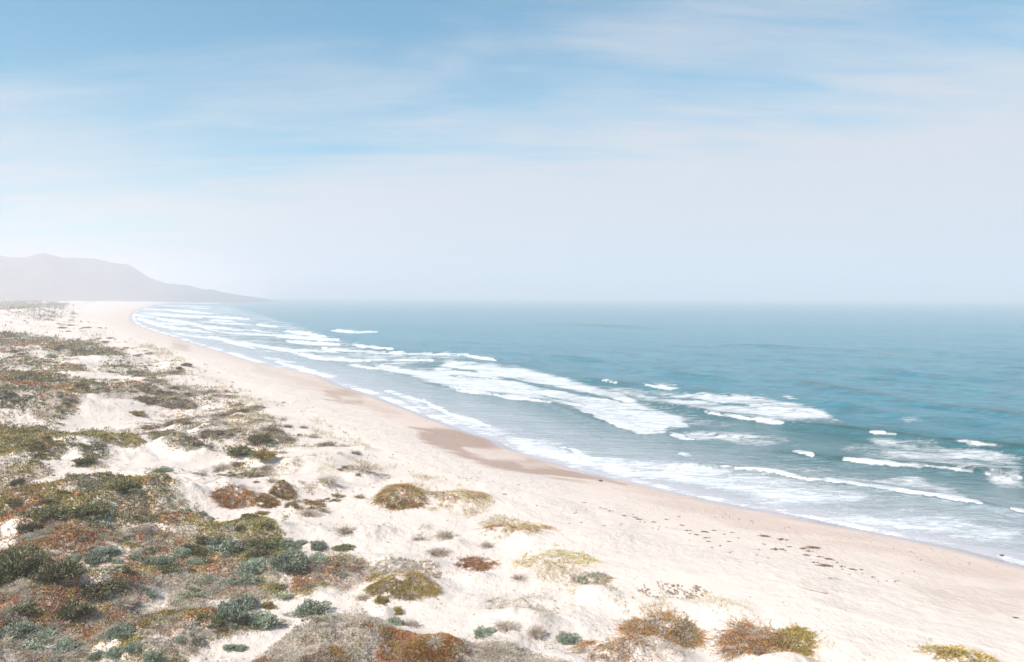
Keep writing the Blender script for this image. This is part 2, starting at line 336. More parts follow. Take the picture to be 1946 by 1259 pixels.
# ================================================================ sea
crests_px = [  # polyline, height m, width m
 ([(1340,850),(1400,853),(1500,864),(1570,874),(1620,880),(1680,886),(1760,893),(1850,901),(1946,908),(2100,925)], 1.5, 5.0),
 ([(1190,760),(1270,770),(1345,787),(1440,799),(1500,808),(1580,816),(1660,826),(1740,834),(1830,845),(1946,856),(2100,872)], 1.4, 6.0),
 ([(1060,712),(1100,718),(1170,728),(1240,738),(1330,748),(1400,756),(1500,760),(1530,763)], .9, 7.0),
 ([(1330,737),(1420,750),(1520,762),(1640,776),(1760,790),(1946,815)], .8, 8.0),
 ([(1380,716),(1480,722),(1580,738),(1700,757),(1820,772),(1946,796),(2100,815)], 1.2, 9.0),
 ([(1500,687),(1600,694),(1700,705),(1800,717),(1946,735)], 1.0, 10.0),
 ([(900,664),(1000,672),(1100,682),(1200,688)], 1.0, 10.0), ([(1190,700),(1290,712),(1400,722),(1500,730)], 1.1, 9.0),
 ([(1200,885),(1300,880),(1400,890),(1550,909),(1650,926),(1780,944),(1860,959),(1946,973),(2050,990)], .8, 3.2),
 ([(660,694),(760,712),(870,744),(960,751),(1040,764),(1110,786),(1170,806),(1230,827)], .9, 6.0),
 ([(1150,796),(1250,812),(1330,822),(1460,836),(1560,842)], .9, 5.0), ([(1260,826),(1310,832),(1400,848),(1470,850)], .45, 4.0),
 ([(1480,868),(1560,878),(1620,893)], .25, 4.0), ([(1560,803),(1700,812),(1800,823),(1946,838)], .9, 6.0), ([(630,629),(680,632),(740,635)], 1.3, 14.0), ([(645,655),(700,661),(760,666),(800,668)], 1.1, 12.0),
 ([(860,675),(940,684),(1010,692),(1060,700)], .9, 9.0), ([(950,612),(1100,618),(1300,626)], 1.4, 20.0), ([(1300,652),(1500,660),(1700,672),(1946,690)], 1.2, 13.0), ([(760,641),(900,650),(1100,662)], .5, 12.0)]
streaks_px = [  # x0,y0,x1,y1,half thickness px,strength   (foam lines)
 (1618,878,1705,887,4.5,1.3),(1705,887,1770,892,2.2,1.0),(1775,893,1850,902,1.8,.9),(1850,902,1946,910,1.3,.8),(1345,787,1440,800,2.8,1.1),(1440,799,1482,806,4.2,1.4),(1240,735,1286,740,3.2,1.4),(1490,757,1516,760,1.6,1.1),
 (1395,890,1450,897,3,1.2),(1450,897,1550,909,3.4,1.3),(1550,909,1650,926,3.6,1.3),(1650,926,1780,944,3.4,1.3),(1780,944,1862,959,3.4,1.3),(1925,971,1990,982,3,1.2),(1362,884,1400,890,3,1.0),
 (1655,825,1702,829,2.6,1.2),(1825,842,1915,852,3,1.1),(1520,863,1546,867,3,1.3),(1298,865,1314,868,2.4,1.2),(1085,856,1122,873,3.2,1.2),(1270,826,1310,834,3.5,1.2),
 (890,678,936,684,2.6,1.3),(1148,724,1168,727,2,1.1),(633,629,680,632,2.4,1.4),(680,632,716,632,1.6,1.2),(672,656,698,660,2.4,1.3),(702,660,725,663,2.2,1.3),(733,663,748,665,1.8,1.2),
 (490,618,526,621,2.2,1.3),(400,602,470,607,2.6,1.2),(400,609,445,611,1.8,1.1),(545,630,615,640,3,1.3),(430,633,560,640,2.0,1.1),(530,640,640,646,4,1.1),(550,650,640,655,4,1.2),(400,640,480,662,2.8,1.1),(440,650,540,664,3.2,1.15),
 (510,662,640,670,2.6,1.1),(620,664,760,674,3,1.0),(700,670,900,676,2.4,1.0),(480,655,560,670,3,1.1),(560,670,620,684,4,1.2),(620,683,700,686,3.2,1.1),(700,684,820,686,2.5,1.0),(530,690,600,707,2.6,1.0),(500,680,560,690,2,.9),
 (668,695,720,702,3,1.2),(720,698,800,712,5,1.2),(330,634,420,646,2,1.0),(300,620,400,632,2.6,1.1),(262,606,330,626,2.6,1.15),(300,606,380,618,3.2,1.1),(280,596,380,604,3,1.15),(320,590,400,596,2.6,1.1),(275,588,340,590,1.6,1.0),(370,620,460,628,3,1.05),
 (380,612,480,618,2.0,.95),(300,581,400,583,1.3,.9),(330,576,420,577,1,.9),(360,585,400,587,1,1.1),(345,591,372,592,1.2,1.3),(460,626,530,634,2,.95),(250,598,300,604,1.8,1),(360,600,420,604,2,1),(300,614,350,618,2,1),(390,626,450,636,2,.9),(400,572,520,570,.8,.7),
 (740,746,800,762,3,.9),(800,762,860,790,3,.9),(850,787,930,810,3.5,1.0),(600,706,640,716,2,.7),(1170,806,1240,826,5,1.2),(1120,785,1180,806,5,1.2),(940,751,1040,764,4,1.2),(870,744,950,751,3,1.1),(1420,856,1500,864,1.2,.5),(1240,765,1300,775,2,.6)]
fpoly_px = [  # polygons of foam: polygon, softness px, strength
 ([(740,702),(820,700),(860,684),(930,690),(985,694),(1060,714),(1130,734),(1190,746),(1215,766),(1300,792),(1312,815),(1240,828),(1170,806),(1110,785),(1040,764),(950,751),(870,744),(800,726)], 8, 1.22),
 ([(810,684),(880,686),(940,690),(1020,706),(1100,728),(1130,738),(1000,716),(880,700)], 5, 1.1),
 ([(1140,736),(1240,742),(1340,746),(1450,752),(1560,776),(1595,800),(1480,802),(1350,787),(1250,768),(1190,756)], 8, 1.05),
 ([(1270,826),(1330,818),(1420,820),(1500,832),(1525,848),(1430,848),(1330,840)], 8, 1.0),
 ([(1640,832),(1720,832),(1830,846),(1930,860),(1946,905),(1850,900),(1770,890),(1690,882),(1620,874),(1660,856)], 14, .9),
 ([(1700,790),(1740,785),(1760,806),(1720,808)], 8, .6), ([(1390,884),(1480,884),(1560,890),(1640,898),(1560,902),(1480,898)], 8, .95), ([(1640,912),(1740,908),(1810,925),(1840,948),(1760,938),(1680,926)], 8, .95),
 ([(1050,850),(1100,856),(1200,868),(1320,876),(1400,892),(1520,908),(1640,930),(1700,950),(1600,965),(1480,960),(1380,940),(1260,915),(1160,905),(1080,886),(1000,862)], 14, 1.08),
 ([(1500,960),(1700,970),(1900,1000),(1946,1020),(1946,1060),(1800,1030),(1600,995)], 20, .6),
 ([(745,748),(790,758),(850,785),(930,805),(1000,826),(1070,838),(1085,870),(1060,880),(990,858),(950,838),(900,826),(850,806),(800,786)], 9, .8),
 ([(250,598),(270,585),(340,578),(430,576),(520,600),(600,625),(640,640),(700,660),(820,676),(820,688),(700,690),(600,690),(520,680),(430,660),(340,636),(270,616)], 10, .74),
 ([(1860,890),(1946,880),(1946,935),(1880,925)], 12, .75), ([(1560,848),(1700,834),(1946,858),(1946,908),(1760,890),(1620,876)], 14, .66), ([(1430,922),(1600,942),(1800,972),(1946,1000),(1946,1058),(1750,1022),(1560,990),(1430,960)], 18, .78), ([(1040,742),(1200,752),(1330,786),(1420,812),(1330,820),(1200,800)], 12, .7), ([(1300,870),(1480,884),(1660,910),(1660,924),(1500,900),(1380,886)], 10, .85), ([(900,800),(1000,815),(1090,845),(1060,850),(960,832)], 12, .6), ([(560,668),(700,668),(860,690),(760,700),(640,692)], 8, .85), ([(700,674),(900,672),(930,680),(800,690),(700,690)], 6, .8), ([(530,688),(600,700),(650,712),(560,704)], 6, .7)]
def sea_fn(x, y, lod):
    ds = pdist(x, y, shore); sea = inside(x, y, sea_poly); sd = np.where(sea, ds, -ds)
    z = np.zeros(x.shape); D = np.hypot(x, y)
    u = x * .62 - y * .78; v = x * .78 + y * .62
    k = sm(8, 90, sd)
    w = .16 * np.sin(2 * np.pi * (v / 27 + .55 * vnoise(u / 70, v / 60, 71))) * (.5 + .5 * vnoise(u / 55, v / 30, 72)) * sm(1.5, 5, 27 / lod)
    w += .22 * np.sin(2 * np.pi * (v / 44 + .6 * vnoise(u / 120, v / 90, 73))) * (.5 + .5 * vnoise(u / 90, v / 60, 74)) * sm(1.5, 5, 44 / lod)
    for wl_, am_, sd_ in ((40, .55, 304), (22, .62, 301), (12, .46, 302), (6.5, .28, 75), (3.4, .12, 76), (1.9, .06, 303)): w = w + am_ * (1 - 2 * np.abs(vnoise(u / (wl_ * 1.9), v / wl_, sd_))) * sm(.8, 2.0, wl_ / lod) * (.45 + .55 * vnoise(u / 160, v / 60, 310))
    z += w * k + .02
    px, py = proj(x, y, np.zeros(x.shape))
    crest = np.zeros(x.shape)
    m0 = sea & (D < 2200) & (px > -200) & (px < 2300)
    xi, yi = x[m0], y[m0]; zi = np.zeros(xi.shape)
    for line, h, wd in crests_px:
        L = chaikin(tw(line, .4), 2)
        bx0, by0 = L.min(0) - 5 * wd; bx1, by1 = L.max(0) + 5 * wd
        mm = (xi > bx0) & (xi < bx1) & (yi > by0) & (yi < by1)
        if not mm.any(): continue
        d, side = pdist(xi[mm], yi[mm], L, True)
        sgd = np.where(side < 0, d, -d)      # + on the shore side of the crest for lines traced left to right
        sgd = sgd + .35 * wd * vnoise(xi[mm] / (wd * 3), yi[mm] / (wd * 3), 77)
        pr = np.where(sgd > 0, np.exp(-(sgd / (wd * .33)) ** 2), np.exp(-(sgd / (wd * .95)) ** 2))
        e = np.minimum(np.hypot(xi[mm] - L[0, 0], yi[mm] - L[0, 1]), np.hypot(xi[mm] - L[-1, 0], yi[mm] - L[-1, 1]))
        pr *= sm(0, wd * 3, e) * (.8 + .35 * vnoise(xi[mm] / (wd * 4), yi[mm] / (wd * 4), 78))
        zi[mm] = np.maximum(zi[mm], h * pr)
    z[m0] += zi; crest[m0] = zi
    foam = np.zeros(x.shape); fi = np.zeros(xi.shape); pxi, pyi = proj(xi, yi, zi * .6)
    m1 = sea & (D < 6500) & (px > -200) & (px < 2300); xi, yi = x[m1], y[m1]; pxi, pyi = proj(xi, yi, z[m1] * .8); fi = np.zeros(xi.shape)
    wn = fbm(xi / 4.5, yi / 4.5, 81, 3); wy = 5.5 * np.clip((pyi - 566) / 300, .1, 1)
    pyw = pyi + wn * wy; pxw = pxi + 14 * wn * np.clip((pyi - 566) / 300, .1, 1)
    for x0, y0, x1, y1, th, st in streaks_px:
        mm = (pxi > min(x0, x1) - 25) & (pxi < max(x0, x1) + 25) & (pyi > min(y0, y1) - 26) & (pyi < max(y0, y1) + 14)
        if not mm.any(): continue
        d = pdist(pxw[mm] / 3.0, pyw[mm], [(x0 / 3.0, y0), (x1 / 3.0, y1)])
        f_ = np.clip((pxw[mm] - x0) / (x1 - x0 + 1e-6), -.2, 1.2); yl = y0 + (y1 - y0) * np.clip(f_, 0, 1)
        tp = .62 + .5 * sm(0, .25, f_) * sm(0, .4, 1 - f_) + .4 * wn[mm]
        a = st * 1.1 * (1 - sm(.35, 1.6, d / (th * np.clip(tp, .35, 1.6))))
        abv = yl - pyw[mm]; tr = np.where(abv > -.3 * th, np.exp(-np.clip(abv, 0, None) / (3.2 * th)), 0) * sm(-.08, .08, f_) * sm(-.08, .08, 1 - f_)
        a = np.maximum(a, .70 * min(st, 1.2) * tr)
        fi[mm] = np.maximum(fi[mm], a)
    lace = np.zeros(xi.shape)
    for poly, soft, st in fpoly_px:
        mm = (pxi > min(p[0] for p in poly) - 30) & (pxi < max(p[0] for p in poly) + 30) & (pyi > min(p[1] for p in poly) - 20) & (pyi < max(p[1] for p in poly) + 20)
        if not mm.any(): continue
        a = st * .9 * sm(-1.2, 1.6, sdpoly(pxw[mm], pyw[mm], poly, 1.5) / soft)
        fi[mm] = np.maximum(fi[mm], a)
    for x0, y0, x1, y1, th, st in ((955,720,1115,750,2.6,.7),(1115,750,1175,762,1.6,.5),(790,694,900,706,1.6,.5),(1010,748,1110,770,1.2,.35),(1230,752,1420,772,1.5,.4),(860,716,950,722,1.4,.4)):
        fi *= 1 - st * (1 - sm(.3, 1.5, pdist(pxw / 3.0, pyw, [(x0 / 3.0, y0), (x1 / 3.0, y1)]) / th))
    foam[m1] = fi
    # swash line and its lacy tail along the whole shore
    wv = 1.0 * vnoise(x / 9, y / 9, 83) + .5 * vnoise(x / 3, y / 3, 84)
    sw = (1 - sm(.25, .8, np.abs(sd - .5) * np.clip(30 / np.maximum(D, 1), .1, 1) * 1.2)) * .95 * (D < 3000)
    foam = np.maximum(foam, np.where(sea, sw * (.7 + .4 * vnoise(x / 14, y / 14, 85)), 0))
    foam = np.maximum(foam, np.where(sea, .42 * (1 - sm(0, 9, sd + 2 * wv)), 0))
    return z * sm(-1, 6, sd) + .015, {'foam': foam, 'shallow': np.where(sea, np.exp(-np.clip(sd, 0, None) / 24.0), 1), 'crest': crest, '_ds': ds, '_sea': sea}
rs = np.concatenate([[1.5, 8, 20, 32], graded(42, 8700, 28, 1.25, .02), [9000]])
me = polar_mesh('water', rs, bearings(-26, 37, .075), sea_fn, lambda x, y, a: (a['_sea'] | (a['_ds'] < 3)) & (np.hypot(x, y) < 9050))
water = link(bpy.data.objects.new('water', me)); tag(water, kind='structure')
print('water', len(me.vertices))
m, nt, b = mat('sea_water'); P3 = geo(nt)
sh = attr(nt, 'shallow').outputs['Fac']; fo = attr(nt, 'foam').outputs['Fac']; cr = attr(nt, 'crest').outputs['Fac']
big = noise(nt, mapping(nt, P3, (.35, 1, 1), (0, 0, .9)), .02, 4)
deep = mix(nt, mapr(nt, big, .35, .65), (.030, .265, .35), (.045, .30, .385))
chop_tone = noise(nt, mapping(nt, P3, (.45, 1, 1), (0, 0, math.radians(-30))), .22, 8, .72, .3)
deep = mix(nt, mapr(nt, chop_tone, .36, .64, 0, .85), deep, (.010, .125, .185))  # light and dark of the chop painted into the deep-water colour
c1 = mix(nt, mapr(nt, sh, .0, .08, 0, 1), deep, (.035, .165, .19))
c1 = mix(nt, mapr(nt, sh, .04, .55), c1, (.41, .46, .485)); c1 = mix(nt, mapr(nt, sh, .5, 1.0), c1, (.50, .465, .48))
c1 = mix(nt, M(nt, 'MULTIPLY', mapr(nt, cr, .35, 1.0), .85), c1, (.012, .10, .105))  # dark of wave faces, which mirror less sky, painted by crest height
rot = (0, 0, math.radians(-48))
fa = noise(nt, mapping(nt, P3, (.55, 1.3, 1), rot), .55, 8, .68, .6); fb = noise(nt, mapping(nt, P3, (.5, 1.4, 1), rot), 2.2, 5, .7, .4); fc = noise(nt, mapping(nt, P3, (.5, 1.2, 1), rot), .09, 5, .6, .5)
fn = M(nt, 'ADD', M(nt, 'ADD', M(nt, 'MULTIPLY', fa, .8), M(nt, 'MULTIPLY', fb, .45)), M(nt, 'MULTIPLY', fc, .75))   # mean about 1.0
fm = mapr(nt, M(nt, 'ADD', fo, M(nt, 'SUBTRACT', M(nt, 'MULTIPLY', M(nt, 'SUBTRACT', fn, 1.0), 2.1), .0)), .40, 1.05)
fm = M(nt, 'MULTIPLY', fm, mapr(nt, fo, .08, .3), clamp=True)
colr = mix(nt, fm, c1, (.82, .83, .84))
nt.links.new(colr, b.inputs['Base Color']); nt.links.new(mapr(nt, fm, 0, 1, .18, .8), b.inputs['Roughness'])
b.inputs['IOR'].default_value = 1.45
bp = N(nt, 'ShaderNodeBump'); bp.inputs['Strength'].default_value = 1.0; bp.inputs['Distance'].default_value = 1.3
w1 = noise(nt, mapping(nt, P3, (.4, 1, 1), rot), .6, 7, .66, .3); w2 = noise(nt, mapping(nt, P3, (.4, 1, 1), rot), .16, 4, .55, .4)
calm = mapr(nt, sh, .25, .95, 1, .12)
nt.links.new(M(nt, 'MULTIPLY', M(nt, 'ADD', M(nt, 'MULTIPLY', w1, 1.5), M(nt, 'ADD', M(nt, 'MULTIPLY', w2, 3.0), M(nt, 'MULTIPLY', fm, .3))), calm), bp.inputs['Height'])
nt.links.new(bp.outputs[0], b.inputs['Normal']); me.materials.append(m)
# ================================================================ hills at the head of the bay
HD = 3800.0
sky_px = np.array([(-900,470),(-500,500),(-250,478),(-100,492),(0,488),(45,490),(60,487),(85,481),(105,486),(125,493),(180,496),(215,503),(243,508),(262,517),(290,531),(320,543),(345,547),(380,548),(402,551),(420,557),(450,560.5),(475,563),(500,566),(530,570)], float)
def hills_fn(x, y, lod):
    D = np.hypot(x, y); px, py = proj(x / D * HD, y / D * HD, np.full(x.shape, 0.0))
    ppx = W0 / 2 + F * x / np.maximum(y, 1)
    top = np.interp(ppx, sky_px[:, 0], sky_px[:, 1]); el = (562.0 - top) / F
    Hr = np.maximum(el * HD * np.cos(np.arctan2(x, y)) + 26, 0)
    off = (D - HD) / 520.0
    prof = np.where(off < 0, np.exp(-(off * 1.15) ** 2) * (1 - .12 * np.abs(off)), np.exp(-(off * 2.2) ** 2))
    rid = 1 - np.abs(vnoise(x / 230, y / 320, 91)) * 2
    det = .20 * rid + .10 * fbm(x / 95, y / 95, 92, 4)
    z = Hr * (prof + det * prof * (1 - prof) * 2.6) + 12 * vnoise(x / 90, y / 90, 93) * prof * sm(0, 60, Hr)
    z2 = z - 6 + 6 * sm(5, 30, z)
    return z2, {'_k': Hr}
me = polar_mesh('hills', np.linspace(2950, 4700, 170), np.radians(np.arange(-62, -14.0, .11)), hills_fn, lambda x, y, a: np.ones(x.shape, bool))
hills = link(bpy.data.objects.new('hills', me)); tag(hills, kind='structure')
m, nt, b = mat('hill_scrub'); P3 = geo(nt)
c = mix(nt, noise(nt, P3, .004, 6), (.05, .06, .07), (.11, .105, .11)); nt.links.new(c, b.inputs['Base Color']); b.inputs['Roughness'].default_value = 1
me.materials.append(m)
# ================================================================ plants
C = {'orange': [(.34,.15,.055), (.25,.135,.065), (.21,.13,.085), (.30,.19,.06)], 'brown': [(.24,.175,.12), (.15,.11,.075), (.31,.25,.19), (.11,.085,.06)], 'olive': [(.23,.17,.055), (.16,.13,.05), (.27,.20,.065), (.17,.16,.075)],
     'grey': [(.34,.29,.24), (.27,.23,.18), (.42,.37,.32), (.22,.20,.14)], 'dark': [(.10,.095,.045), (.135,.125,.065), (.07,.065,.035), (.18,.165,.085)],
     'teal': [(.195,.225,.16), (.25,.275,.205), (.115,.135,.095), (.32,.335,.265)], 'straw': [(.46,.38,.22), (.50,.44,.29), (.38,.35,.18), (.42,.31,.18)],
     'rust': [(.30,.12,.05), (.22,.11,.06), (.36,.17,.06), (.16,.11,.08)], 'twig': [(.26,.20,.15), (.35,.29,.24), (.17,.125,.09), (.40,.34,.29)], 'gold': [(.40,.27,.075), (.34,.21,.06), (.24,.18,.07), (.30,.16,.07)]}
GAIN = {'brown': 1.35, 'orange': 1.55, 'olive': 1.55, 'grey': 1.55, 'dark': 1.65, 'teal': 1.5, 'straw': 1.25, 'rust': 1.45, 'twig': 1.4, 'gold': 1.2}
C = {k: np.array(v) * GAIN[k] for k, v in C.items()}
mv, nt, b = mat('foliage')
at = attr(nt, 'tint'); oi = nt.nodes.new('ShaderNodeObjectInfo')
hs = nt.nodes.new('ShaderNodeHueSaturation'); nt.links.new(at.outputs['Color'], hs.inputs['Color']); nt.links.new(mapr(nt, oi.outputs['Random'], 0, 1, .82, 1.2, False), hs.inputs['Value']); nt.links.new(mapr(nt, oi.outputs['Random'], 0, 1, .488, .512, False), hs.inputs['Hue'])
nt.links.new(hs.outputs[0], b.inputs['Base Color']); b.inputs['Roughness'].default_value = .85; b.inputs['Specular IOR Level'].default_value = .15
def pick(kind, n, seedn=None, clump=None):
    c = C[kind]; i = rng.integers(0, len(c), n)
    if clump is not None: i = np.clip(((clump * .5 + .5) * len(c) + rng.normal(0, .55, n)).astype(int), 0, len(c) - 1)
    out = c[i] * rng.uniform(.8, 1.25, (n, 1)) * (1 + rng.normal(0, .05, (n, 3)))
    return np.clip(out, .01, .9)
def blades(Pt, Nn, L, Wd, jit, colr):
    """one leaf-like triangle per point: base Pt, leaning along Nn"""
    n = len(Pt); d = Nn + rng.normal(0, jit, (n, 3)); d /= np.linalg.norm(d, axis=1)[:, None] + 1e-9
    s = np.cross(d, rng.normal(0, 1, (n, 3))); s /= np.linalg.norm(s, axis=1)[:, None] + 1e-9
    L = np.broadcast_to(L, (n,))[:, None] * rng.uniform(.6, 1.3, (n, 1)); Wd = np.broadcast_to(Wd, (n,))[:, None] * .5
    V = np.empty((n, 4, 3)); V[:, 0] = Pt - s * Wd * .6; V[:, 1] = Pt + s * Wd * .6; V[:, 2] = Pt + d * L + s * Wd * .45; V[:, 3] = Pt + d * L - s * Wd * .45
    Fc = np.arange(n * 4).reshape(n, 4); return V.reshape(-1, 3), Fc, np.repeat(colr, 4, 0)
# ---- ground cover that nobody could count: one object per kind
def scatter(n, pxr, pyr):
    px = rng.uniform(*pxr, n); py = rng.uniform(*pyr, n); x, y = P(px, py, 5.0); return x, y
xs, ys = [], []
for n, a, bb in ((330000, (-120, 1300), (890, 1330)), (130000, (-200, 700), (640, 900)), (30000, (-200, 400), (571, 645)), (60000, (-500, 1500), (1259, 1500)), (26000, (-600, -120), (640, 1300)), (70000, (1100, 2100), (1080, 1330)), (40000, (450, 1300), (700, 1000))):
    x, y = scatter(n, a, bb); xs.append(x); ys.append(y)
x = np.concatenate(xs); y = np.concatenate(ys)
z, ds, dt, sea, bch = H(x, y, .3); ok = ~sea & ~bch & (dt > .3)
x, y, z, dt = x[ok], y[ok], z[ok], dt[ok]
px, py, cover, Wt, nz, q = vegmap(x, y)
D = np.hypot(x, y)
# background of scattered tufts over the open dunes
sp = fbm(x / (2.4 * q), y / (2.4 * q), 101, 3); inl = sm(2, 25, dt)
base = (.010 + .34 * sm(.42, .9, sp)) * (.25 + .75 * inl) * np.where((px < 820) & (py < 1180), 1, .5)
gcov = np.zeros(x.shape)
for poly, soft, cv in grass:
    mm = (px > min(p[0] for p in poly) - 60) & (px < max(p[0] for p in poly) + 60) & (py > min(p[1] for p in poly) - 40) & (py < max(p[1] for p in poly) + 40)
    if mm.any(): gcov[mm] = np.maximum(gcov[mm], cv * sm(-.6, .8, sdpoly(px[mm], py[mm], poly, 1.5) / soft + .7 * nz[mm]) * sm(-.5, .6, vnoise(x[mm] / 1.5, y[mm] / 1.5, 103) + nz[mm]))
prob = np.maximum(np.maximum(cover, base), gcov)
kp = rng.random(len(x)) < prob
x, y, z, D, q, nz, cover, gcov, px, py = (v[kp] for v in (x, y, z, D, q, nz, cover, gcov, px, py)); Wt = Wt[:, kp]; base = base[kp]
score = np.stack([Wt[k] * 1.6 + .55 * fbm(x / (2.6 * q), y / (2.6 * q), 111 + 7 * k, 3) + .18 * rng.normal(0, 1, x.shape) - (Wt[k] < .02) * 9 for k in range(6)])
kind = np.argmax(score, 0); kind[(gcov > cover) & (gcov > base)] = 5
clump = fbm(x / (1.1 * q), y / (1.1 * q), 131, 3)
bil = {0: .12, 1: .16, 2: .38, 3: .62, 4: .5, 5: .12}
names = {0: ('ice_plant_mat', 'rust and orange ice plant creeping over the dune sand', 'ice plant'), 1: ('olive_ground_cover', 'olive green succulent mat spread across the dunes', 'ground cover'), 2: ('dry_scrub', 'dry grey low scrub covering the sand hollows', 'scrub'),
         3: ('dark_scrub', 'dark green low wind-pruned scrub in bands over the dunes', 'scrub'), 4: ('silvery_ground_cover', 'blue-green low foliage mixed through the dune scrub', 'ground cover'), 5: ('dune_grass', 'sparse straw-yellow grass along the seaward dune crests', 'grass')}
kn = {0: 'orange', 1: 'olive', 2: 'grey', 3: 'dark', 4: 'teal', 5: 'straw'}
for k in range(6):
    mm = kind == k; n = int(mm.sum()); 
    if not n: continue
    X, Y, Z, DD, Q, CL, CV = x[mm], y[mm], z[mm], D[mm], q[mm], clump[mm], np.maximum(cover[mm], .3)
    hgt = bil[k] * np.sqrt(Q) * np.clip(.5 + .9 * vnoise(X / (.8 * Q), Y / (.8 * Q), 141 + k) , .08, 1.5) * CV
    up_ = rng.random(n) ** .35
    s = np.maximum(.085, DD * .00175) * (1.15 if k in (2, 3) else 1)
    Vs, Fs, Cs = [], [], []; off = 0
    cc = pick(kn[k], n, clump=CL) * (.92 + .12 * up_[:, None])
    gx = (vnoise((X + .3) / (.8 * Q), Y / (.8 * Q), 141 + k) - vnoise((X - .3) / (.8 * Q), Y / (.8 * Q), 141 + k)); gy = (vnoise(X / (.8 * Q), (Y + .3) / (.8 * Q), 141 + k) - vnoise(X / (.8 * Q), (Y - .3) / (.8 * Q), 141 + k))
    Nn = np.stack([-gx * bil[k] * 3, -gy * bil[k] * 3, np.full(n, .8)], -1)
    for j in range(4 if k != 5 else 3):
        Pt = np.stack([X + rng.normal(0, .55, n) * s, Y + rng.normal(0, .55, n) * s, Z + hgt * up_ - .02], -1)
        wd = .75 if k in (0, 1, 4) else (.5 if k == 3 else .3)
        ln = 1.0 if k not in (5,) else 1.9
        V, Fc, Cc = blades(Pt, Nn, s * ln, s * wd, .55 if k != 5 else .45, cc)
        Vs.append(V); Fs.append(Fc + off); Cs.append(Cc); off += len(V)
    me = np_mesh(names[k][0], np.concatenate(Vs), np.concatenate(Fs), False, np.concatenate(Cs)); me.materials.append(mv)
    o = link(bpy.data.objects.new(names[k][0], me)); tag(o, names[k][1], names[k][2], kind='stuff'); print(names[k][0], n)
# ---- shrub prototypes (unit radius about 1 m)
def dome(kind, n, seed, flat=.62, L=.13, Wd=.07, lobes=.22, jit=.5, core=True):
    r_ = np.random.default_rng(seed)
    d = r_.normal(0, 1, (n, 3)); d[:, 2] = np.abs(d[:, 2]) * .9 - .12; d /= np.linalg.norm(d, axis=1)[:, None]
    a = np.arctan2(d[:, 1], d[:, 0]); lb = fbm(a * 1.3 + seed * 7, d[:, 2] * 2.2 + seed, 150 + seed, 2) + .5 * vnoise(d[:, 0] * 3.7 + seed, d[:, 1] * 3.7, 160 + seed)
    R = 1 + lobes * lb
    rad = R * (1 - .32 * r_.random(n) ** 2.2)
    Pt = d * rad[:, None]; Pt[:, 2] = Pt[:, 2] * flat
    clp = vnoise(Pt[:, 0] * 4 + seed, Pt[:, 1] * 4 + Pt[:, 2] * 3, 170)
    cc = pick(kind, n, clump=clp)
    V, Fc, Cc = blades(Pt, d * np.array([1, 1, 1.3]) + np.array([0, 0, .25]), L, Wd, jit, cc)
    Vs, Fs, Cs = [V], [Fc], [Cc]; off = len(V)
    if core:                               # added inner hull against see-through, leaf colour darkened like the shade inside
        th = np.linspace(0, 2 * np.pi, 25)[:-1]; ph = np.linspace(-.15, np.pi / 2, 8); g = []
        for p_ in ph:
            dx = np.cos(p_) * np.cos(th); dy = np.cos(p_) * np.sin(th); dz = np.sin(p_) + 0 * th
            aa = np.arctan2(dy, dx); l2 = fbm(aa * 1.3 + seed * 7, dz * 2.2 + seed, 150 + seed, 2) + .5 * vnoise(dx * 3.7 + seed, dy * 3.7, 160 + seed)
            R2 = (1 + lobes * l2) * .74; g.append(np.stack([dx * R2, dy * R2, dz * R2 * flat], -1))
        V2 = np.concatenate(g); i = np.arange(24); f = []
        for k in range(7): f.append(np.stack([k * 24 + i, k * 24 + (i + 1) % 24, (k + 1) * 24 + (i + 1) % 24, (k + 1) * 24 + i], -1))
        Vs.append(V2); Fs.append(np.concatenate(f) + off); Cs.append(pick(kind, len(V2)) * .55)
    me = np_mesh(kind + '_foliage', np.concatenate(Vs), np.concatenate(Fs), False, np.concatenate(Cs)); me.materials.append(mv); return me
def twiggy(kind, seed, n=70, flat=.5, spread=1.0):
    """bare curved twigs fanning out of the base"""
    r_ = np.random.default_rng(seed); Vs, Fs, Cs = [], [], []; off = 0
    for i in range(n):
        a = r_.uniform(0, 2 * np.pi); e = r_.uniform(.15, 1.35); ln = r_.uniform(.55, 1.15) * spread
        p = np.array([r_.normal(0, .12), r_.normal(0, .12), 0.]); d = np.array([math.cos(a) * math.cos(e), math.sin(a) * math.cos(e), math.sin(e) * flat * 1.4])
        for br in range(3):
            pp = p + d * ln * .28 * br; dd = d + r_.normal(0, .28, 3) * (br > 0); pts = [pp]
            for k in range(4): dd = dd + r_.normal(0, .12, 3) + np.array([0, 0, -.09]); pts.append(pts[-1] + dd * ln * .25)
            pts = np.array(pts); w = np.linspace(.02, .008, 5) * (1.2 if br == 0 else .9); s = np.cross(dd, [0, 0, 1.]); s /= np.linalg.norm(s) + 1e-6; t = np.array([0, 0, 1.])
            ring = np.concatenate([np.stack([pts[k] + s * w[k], pts[k] - s * w[k] * .5 + t * w[k] * .9, pts[k] - s * w[k] * .5 - t * w[k] * .9]) for k in range(5)])
            f = [[k * 3 + j, k * 3 + (j + 1) % 3, (k + 1) * 3 + (j + 1) % 3, (k + 1) * 3 + j] for k in range(4) for j in range(3)]
            Vs.append(ring); Fs.append(np.array(f) + off); off += 15; Cs.append(np.repeat(pick(kind, 1), 15, 0))
    return np.concatenate(Vs), np.concatenate(Fs), np.concatenate(Cs)
